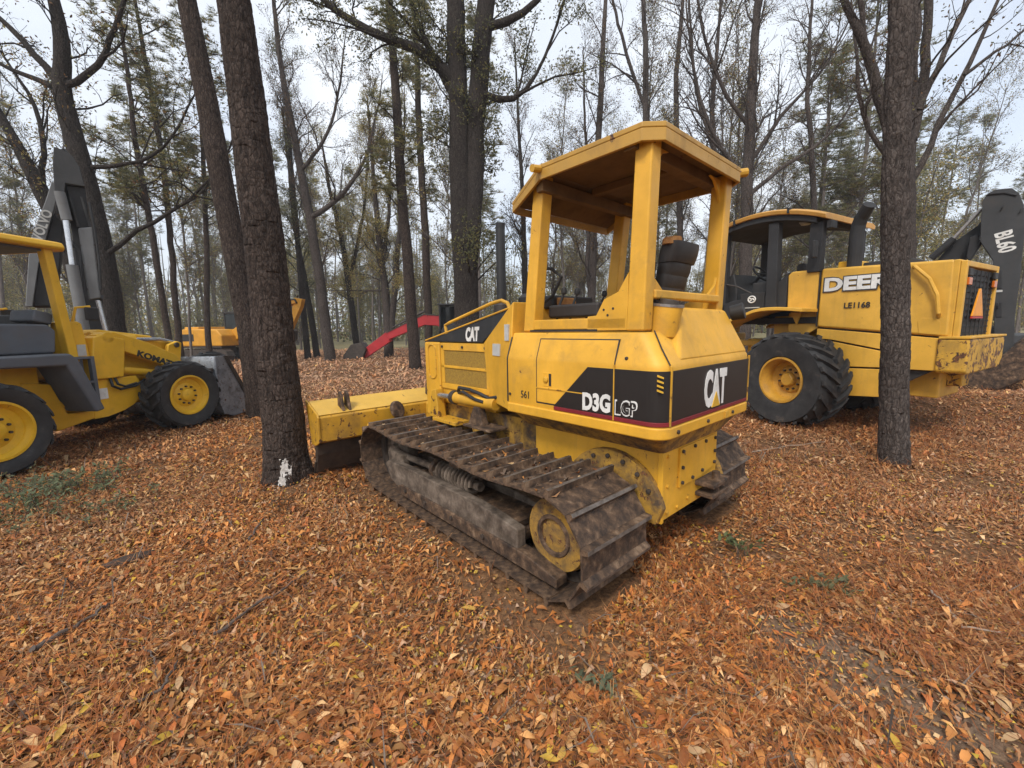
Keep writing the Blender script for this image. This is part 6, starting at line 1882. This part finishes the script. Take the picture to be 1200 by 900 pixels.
# crooked dark tree behind the backhoe loader
mid_tree('oak_tree', 'crooked dark tree rising behind the boom at the upper left', [
    [(135, 402, 34), (120, 300, 32), (101, 220, 30), (82, 150, 27), (68, 98, 25), (76, 55, 22), (62, 0, 17)],
    [(68, 98, 13), (45, 68, 11), (20, 44, 10), (-12, 18, 8)],
    [(62, 102, 10), (35, 84, 8), (-5, 78, 6)],
    [(78, 100, 11), (100, 86, 10), (119, 74, 9)],
    [(122, 300, 8), (165, 268, 6), (205, 245, 5), (245, 222, 3)],
    [(108, 196, 8), (140, 195, 6), (185, 182, 4)]], 11.0, 'bark_dark', 21, 'bare', 1.8, 1.9, 3, 3.4, 0.08, OLIVE + RUSSET, 0.40, 2.5, keep=0.9)
mid_tree('oak_tree', 'dark forked tree leaning left at the upper left edge', [
    [(112, 402, 22), (76, 280, 23), (48, 218, 23), (22, 172, 17), (-8, 132, 14)],
    [(50, 216, 10), (50, 160, 8), (38, 110, 6), (8, 80, 4)]], 12.5, 'bark_dark', 22, 'bare', 1.7, 1.8, 3, 4.5, 0.085, RUSSET + YELLOW, 0.30, 1.5, keep=1.0)
# big double oak in the middle
mid_tree('oak_tree', 'tall double trunked dark oak behind the bulldozer hood', [
    [(547, 430, 30), (546, 330, 27), (541, 220, 25), (538, 120, 23), (534, 0, 21)],
    [(552, 430, 26), (551, 330, 25), (555, 200, 26), (560, 100, 24), (569, 0, 22)],
    [(534, 100, 15), (508, 66, 13), (470, 46, 11), (430, 36, 10), (396, 14, 8), (368, -6, 7)],
    [(570, 32, 10), (600, 26, 9), (622, 14, 7), (645, -4, 6)],
    [(540, 130, 8), (505, 60, 6), (478, 0, 5)],
    [(566, 110, 8), (590, 128, 8), (610, 118, 6), (628, 96, 4)]], 13.0, 'bark_dark', 23, 'leafy', 2.0, 2.1, 3, 7.0, 0.085, OLIVE, 0.40, 4.0, keep=1.0, sides=14)
# slender pines on the left
pines_l = [
    ('slender pine left of the pair behind the backhoe loader bucket', [(198, 402, 9), (186, 320, 9), (172, 230, 8), (158, 150, 7), (145, 50, 5)], 17.5, 31),
    ('slender straight pine right of the pair behind the backhoe loader bucket', [(209, 402, 9), (200, 300, 8), (190, 200, 8), (177, 110, 7), (160, 10, 5)], 18.5, 32),
    ('thin pale pine between the slender pair and the leaning pine', [(244, 398, 8), (241, 280, 7), (237, 180, 6), (230, 60, 4)], 21.0, 33),
    ('tall dark pine with bare lower trunk left of the double oak', [(487, 433, 14), (481, 350, 13), (473, 250, 12), (466, 150, 11), (457, 20, 9)], 17.4, 34),
    ('thin dark pine between the tall dark pine and the double oak', [(503, 404, 9), (500, 300, 9), (495, 180, 8), (489, 60, 6)], 24.0, 35),
]
for lb, px, Y, sd in pines_l:
    mid_tree('pine_tree', lb, [px], Y, 'bark_pine', sd, 'pine', 2.6, 2.1, 2, 4.0, 0.23, GREEN_PINE + OLIVE + YELLOW[:2], 0.34, 5.0, up=0.12, spread=1.15, keep=1.0)
# bare and half bare trees of the middle distance
bare_ = [
    ('half bare tree with a crooked side limb behind the far field edge', [[(388, 424, 14), (376, 340, 12), (362, 250, 11), (345, 170, 9), (330, 90, 7), (320, 0, 5)], [(364, 255, 7), (395, 236, 6), (420, 205, 4), (434, 172, 3)], [(352, 200, 5), (378, 168, 4), (395, 120, 3)]], 23.0, 41, 'bark_grey', RUSSET, 0.6, 0.35),
    ('thin tree left of the half bare crooked tree', [[(361, 420, 8), (352, 330, 7), (343, 230, 6), (336, 140, 4)]], 25.0, 42, 'bark_dark', OLIVE, 0.9, 0.6),
    ('thin dark tree right behind the orange digging arm', [[(372, 419, 8), (358, 330, 7), (346, 270, 6), (338, 200, 4)]], 26.0, 43, 'bark_dark', OLIVE, 0.9, 0.6),
    ('slim tree with two forks left of the red boom', [[(418, 410, 8), (409, 335, 7), (401, 285, 6), (386, 220, 4)], [(408, 330, 5), (422, 270, 4), (430, 220, 3)]], 29.0, 44, 'bark_dark', YELLOW, 1.0, 0.7),
    ('grey multi stemmed tree in front of the red boom', [[(456, 421, 12), (453, 345, 9), (444, 275, 7), (436, 190, 4)], [(456, 400, 8), (463, 330, 7), (470, 265, 5), (474, 180, 3)], [(455, 390, 6), (450, 320, 5), (456, 240, 4)]], 25.0, 45, 'bark_grey', YELLOW, 1.1, 0.7),
    ('thin tree seen between the double oak and the canopy', [[(617, 400, 8), (614, 300, 7), (612, 225, 5), (606, 120, 3)]], 26.0, 46, 'bark_dark', RUSSET, 0.7, 0.5),
    ('bare tree seen through the bulldozer canopy window', [[(693, 400, 10), (696, 300, 9), (699, 220, 8), (704, 120, 7), (710, 20, 5)], [(692, 380, 6), (687, 290, 5), (690, 220, 4), (686, 150, 3)]], 21.0, 47, 'bark_grey', RUSSET, 0.45, 0.25),
    ('bare tree rising above the bulldozer roof', [[(758, 400, 9), (757, 220, 8), (756, 90, 7), (753, 0, 5)], [(757, 130, 4), (735, 70, 4), (715, 0, 3)]], 24.0, 48, 'bark_grey', RUSSET, 0.4, 0.25),
    ('thin bare tree just right of the bulldozer roof peak', [[(800, 400, 8), (795, 200, 7), (792, 90, 6), (800, 0, 4)]], 27.0, 49, 'bark_grey', RUSSET, 0.4, 0.25),
    ('large bare grey tree behind the loader cab', [[(872, 405, 17), (876, 260, 15), (880, 150, 13), (885, 60, 11), (889, 0, 9)], [(876, 230, 6), (930, 190, 5), (985, 150, 3)], [(878, 190, 6), (915, 130, 5), (960, 90, 3)], [(880, 150, 6), (845, 100, 5), (820, 30, 3)], [(877, 215, 6), (840, 170, 5), (820, 110, 4)]], 17.0, 50, 'bark_grey', RUSSET, 0.22, 0.15),
    ('bare tree between the canopy and the loader cab', [[(843, 400, 10), (840, 230, 8), (835, 130, 6), (842, 40, 4)], [(838, 180, 5), (820, 120, 4), (812, 60, 3)]], 21.0, 51, 'bark_grey', RUSSET, 0.3, 0.2),
    ('thin bare tree left of the grey pine top', [[(960, 400, 10), (955, 230, 8), (945, 120, 6), (950, 20, 4)]], 20.0, 53, 'bark_grey', RUSSET, 0.3, 0.25),
]
for lb, st, Y, sd, bk, cols, per, keep in bare_:
    mid_tree('bare_tree', lb, st, Y, bk, sd, 'bare', 1.7, 2.6, 3, per * 11.0, 0.08, cols, 0.20, 3.5, up=0.30, spread=0.72, keep=min(1, keep + 0.25))
# forked tree behind the grey pine, with its last russet leaves
mid_tree('forked_tree', 'many limbed forked tree with russet leaves right behind the grey pine', [
    [(1050, 480, 30), (1054, 330, 30), (1057, 240, 30), (1058, 185, 30)],
    [(1050, 185, 19), (1034, 115, 16), (1005, 50, 12), (978, -8, 9)],
    [(1022, 95, 9), (1008, 40, 8), (1004, -5, 7)],
    [(1066, 170, 13), (1073, 80, 12), (1071, -8, 10)],
    [(1068, 165, 16), (1084, 95, 14), (1091, -8, 12)],
    [(1076, 130, 11), (1110, 60, 9), (1140, -8, 7)],
    [(1066, 215, 11), (1100, 160, 9), (1135, 80, 8), (1168, 15, 6)],
    [(1130, 88, 6), (1165, 60, 5), (1202, 38, 4)],
    [(1048, 190, 8), (1020, 160, 7), (1005, 110, 6), (998, 62, 4)]], 9.0, 'bark_grey', 61, 'bare', 1.5, 1.4, 3, 3.4, 0.070, RUSSET + OLIVE, 0.8, 1.2, up=0.25, spread=0.8, keep=0.75)

# ---------- kinds copied through the far wood
def local_tree(kind, seed):
    rng = np.random.default_rng(seed)
    W, tips = Wood(), []
    if kind == 'pine':
        H = 19.0
        P = np.array([[0, 0, -0.1], [rng.normal(0, 0.2), rng.normal(0, 0.2), H * 0.5], [rng.normal(0, 0.4), rng.normal(0, 0.4), H]])
        Q, S = resample(P, [0.105, 0.08, 0.022], 14, 0.03, rng)
        W.limb(Q, S, 8)
        sub_branches(W, Q, S, rng, 1, 2, tips, 2.7, 0.34, 2.2, 0.08, 1.2, 0.010)
        cl = leaf_cloud(tips, 2.9, 0.28, GREEN_PINE, rng, 0.16, 1, True)
    elif kind == 'bare':
        H = 16.5
        P = np.array([[0, 0, -0.1], [rng.normal(0, 0.3), rng.normal(0, 0.3), H * 0.45], [rng.normal(0, 0.8), rng.normal(0, 0.8), H]])
        Q, S = resample(P, [0.095, 0.068, 0.016], 14, 0.05, rng)
        W.limb(Q, S, 8)
        sub_branches(W, Q, S, rng, 1, 3, tips, 1.7, 0.20, 3.0, 0.30, 0.72, 0.007)
        cl = leaf_cloud(tips, 6.5, 0.10, RUSSET + OLIVE + YELLOW, rng, 0.16, 2, False, 0.9)
    elif kind == 'leafy':
        H = 11.5
        for k in range(3):
            a = rng.uniform(0, 6.28)
            P = np.array([[0.1 * k, 0, -0.1], [0.6 * math.cos(a), 0.6 * math.sin(a), H * 0.45], [1.5 * math.cos(a), 1.5 * math.sin(a), H * rng.uniform(0.75, 1)]])
            Q, S = resample(P, [0.08, 0.055, 0.012], 10, 0.05, rng)
            W.limb(Q, S, 6)
            sub_branches(W, Q, S, rng, 1, 2, tips, 2.2, 0.12, 2.3, 0.15, 0.95, 0.008)
        cl = leaf_cloud(tips, 20, 0.13, YELLOW + OLIVE, rng, 0.30, 1)
    else:                                                     # bushy undergrowth
        for k in range(7):
            a = rng.uniform(0, 6.28)
            P = np.array([[0.2 * math.cos(a), 0.2 * math.sin(a), -0.1], [0.7 * math.cos(a), 0.7 * math.sin(a), 1.5], [1.3 * math.cos(a), 1.3 * math.sin(a), rng.uniform(2.4, 4.0)]])
            Q, S = resample(P, [0.03, 0.022, 0.008], 7, 0.04, rng)
            W.limb(Q, S, 5)
            sub_branches(W, Q, S, rng, 1, 2, tips, 2.6, 0.05, 1.2, 0.12, 0.95, 0.006)
        cl = leaf_cloud(tips, 9, 0.12, (YELLOW if seed % 2 else OLIVE + GREEN_PINE), rng, 0.20, 1)
    wm = W.mesh('trunk')
    wm.materials.append(M['bark_far'])
    V, F, c = cl
    cm = np_mesh('crown', V, F, c)
    cm.materials.append(M['crown'])
    return wm, cm

KINDS = {k: [local_tree(k, 100 * i + j) for j in range(n)] for i, (k, n) in enumerate((('pine', 4), ('bare', 5), ('leafy', 4), ('bush', 4)))}
FAR = {'pine': ('pine_tree', 'slender green pine', 'tree', 'pines of the far wood'),
       'bare': ('bare_tree', 'thin nearly leafless tree', 'tree', 'bare trees of the far wood'),
       'leafy': ('young_tree', 'young yellow green tree', 'tree', 'young yellow green trees of the far wood'),
       'bush': ('bush', 'bushy clump', 'bush', 'undergrowth of the far wood')}

ZONES = [(0, 'beyond the left frame edge'), (62, 'behind the backhoe loader cab'), (150, 'left of the slender pine pair'), (225, 'right of the slender pine pair'),
         (330, 'behind the two leaning pine trunks'), (400, 'above the orange digging arm'), (470, 'above the red boom'), (530, 'just left of the double oak'),
         (610, 'behind the double oak'), (700, 'in the left canopy window'), (780, 'behind the rear canopy post'), (865, 'behind the right side of the canopy'),
         (960, 'behind the loader cab roof'), (1035, 'behind the loader exhaust pipe'), (1110, 'behind the straight grey pine'), (1200, 'above the BL60 boom')]
def zone(x, y):
    u = 600 + CAM_F * x / (y * math.cos(CAM_PITCH))
    for lim, w in ZONES:
        if u < lim:
            return w
    return 'beyond the right frame edge'

def place(kind, x, y, s, rng):
    nm, lb, cat, gr = FAR[kind]
    lb = lb + (' nearby ' if y < 32 else ' midway ' if y < 46 else ' far off ') + zone(x, y)
    T = thing(nm, lb, cat, (x, y, tz(x, y)), rng.uniform(0, 6.28), gr)
    T.scale = (s * rng.uniform(0.9, 1.1), s * rng.uniform(0.9, 1.1), s * rng.uniform(0.88, 1.12))
    ms = KINDS[kind]
    for nme, me in zip(('trunk', 'crown'), ms[rng.integers(0, len(ms))]):
        o = bpy.data.objects.new(nme, me)
        COL.objects.link(o)
        o.parent = T

def far_wood():
    rng = np.random.default_rng(404)
    n = 0
    for (y0, y1, cnt, mix) in ((20, 32, 44, (0.26, 0.48, 0.14, 0.12)), (32, 46, 76, (0.24, 0.36, 0.28, 0.12)), (46, 64, 100, (0.22, 0.30, 0.30, 0.18))):
        for k in range(cnt):
            y = rng.uniform(y0, y1)
            x = rng.uniform(-1.32 * y, 1.32 * y)
            u = x / y
            if y < 36 and -0.50 < u < -0.12 and rng.random() < 0.8:      # open floor towards the red boom
                continue
            if y < 29 and (-1.0 < u < -0.42):
                if rng.random() < 0.7:
                    continue
            w = np.array(mix, float)
            if u < -0.35:
                w = w * np.array([1.7, 0.9, 0.8, 0.8])
            elif u > 0.62:
                w = w * np.array([2.0, 0.5, 1.2, 1.4])
            elif u > 0.05:
                w = w * np.array([0.25, 2.2, 0.8, 0.9])
            else:
                w = w * np.array([0.8, 0.9, 1.8, 1.2])
            kd = ('pine', 'bare', 'leafy', 'bush')[rng.choice(4, p=w / w.sum())]
            place(kd, x, y, rng.uniform(0.75, 1.12), rng)
far_wood()

def order_labels():
    """trees that share a description are told apart by their order from the left"""
    by = {}
    for o in COL.objects:
        if o.parent is None and o.get('group', '').endswith('of the far wood'):
            by.setdefault(o['label'], []).append(o)
    ords = ('leftmost', 'second from left', 'third from left', 'fourth from left', 'fifth from left', 'sixth from left', 'seventh from left', 'eighth from left', 'ninth from left')
    for lb, os_ in by.items():
        if len(os_) > 1 and len(os_) <= len(ords):
            os_.sort(key=lambda o: o.location.x / o.location.y)
            for w, o in zip(ords, os_):
                k = max(lb.find(' nearby '), lb.find(' midway '), lb.find(' far off '))
                o['label'] = lb[:k] + ' ' + w + lb[k:]
order_labels()

# evergreen and yellow bushes behind the BL60 boom
for i, (u, v, Y, s, kd, lb) in enumerate([
        (1185, 430, 15.0, 0.42, 'pine', 'dense green young pine at the right edge above the BL60 boom'),
        (1150, 430, 17.0, 0.40, 'leafy', 'yellow leaved young tree between the grey pine and the BL60 boom'),
        (1110, 430, 15.5, 0.85, 'bush', 'yellow bush behind the loader hood right of the grey pine'),
        (985, 430, 17.5, 0.95, 'bush', 'yellow green bush behind the loader exhaust pipe'),
        (1075, 430, 19.0, 0.50, 'leafy', 'young yellow tree behind the top of the loader hood')]):
    rng = np.random.default_rng(700 + i)
    g = at(u, v, Y)
    nm, _, cat, _ = FAR[kd]
    T = thing(nm, lb, cat, (g.x, g.y, tz(g.x, g.y)), i * 1.1)
    T.scale = (s, s, s)
    for nme, me in zip(('trunk', 'crown'), KINDS[kd][(i * 2 + 1) % len(KINDS[kd])]):
        o = bpy.data.objects.new(nme, me)
        COL.objects.link(o)
        o.parent = T

# ---------- closed back of the wood: too far to tell its trees apart
def far_mass():
    rng = np.random.default_rng(9)
    n = 90000
    y = rng.uniform(62, 110, n)
    x = rng.uniform(-1.4, 1.4, n) * y
    p = np.stack([x * 0.10, y * 0.05, np.zeros(n)], -1)
    top = 4 + 12 * fbm(p * 1.6, 3, 3)
    z = top * rng.random(n) ** 1.35
    P = np.stack([x, y, z + terrain(x, y)], -1)
    a = rng.normal(0, 1, (n, 3)); a /= np.linalg.norm(a, axis=1, keepdims=True)
    b = np.cross(a, rng.normal(0, 1, (n, 3))); b /= np.linalg.norm(b, axis=1, keepdims=True)
    L = rng.uniform(0.30, 0.65, (n, 1))
    V = np.stack([P - a * L * 0.5, P + b * L * 0.3, P + a * L * 0.5, P - b * L * 0.3], 1).reshape(-1, 3)
    pal = np.array(YELLOW + OLIVE + GREEN_PINE + RUSSET)
    tone = fbm(p * 3 + 7, 5, 2)
    ci = np.clip((tone * len(pal) + rng.normal(0, 3, n)).astype(int), 0, len(pal) - 1)
    c = np.repeat(pal[ci] * rng.uniform(0.7, 1.3, n)[:, None], 4, axis=0)
    W = Wood()
    for k in range(420):
        yy = rng.uniform(60, 105)
        xx = rng.uniform(-1.4, 1.4) * yy
        h = rng.uniform(10, 19)
        g = tz(xx, yy)
        W.limb([[xx, yy, g - 0.2], [xx + rng.normal(0, 0.3), yy, g + h * 0.5], [xx + rng.normal(0, 0.8), yy, g + h]], [0.16, 0.11, 0.03], 5)
    wm = W.mesh('far_wood')
    o = link('far_wood', wm, 'bark_far')
    o['kind'] = 'stuff'
    o['label'] = 'closed back of the wood where single trees merge'
    f = link('foliage', np_mesh('foliage', V, np.arange(len(V)).reshape(-1, 4), c), 'crown', o)
    f['kind'] = 'stuff'
far_mass()
# ------------------------------------------------------------------ thin damp air of the wood
def make_haze():
    m = bpy.data.materials.new('damp_air')
    m.use_nodes = True
    nt = m.node_tree
    nt.nodes.clear()
    out = nt.nodes.new('ShaderNodeOutputMaterial')
    pv = nt.nodes.new('ShaderNodeVolumePrincipled')
    pv.inputs['Color'].default_value = (0.90, 0.93, 0.97, 1)
    pv.inputs['Density'].default_value = 0.0014
    pv.inputs['Anisotropy'].default_value = 0.2
    nt.links.new(pv.outputs['Volume'], out.inputs['Volume'])
    o = MB().box(-1000, 1000, -1000, 1000, -6.0, 34.0).build('haze', m)
    o['kind'] = 'stuff'
make_haze()
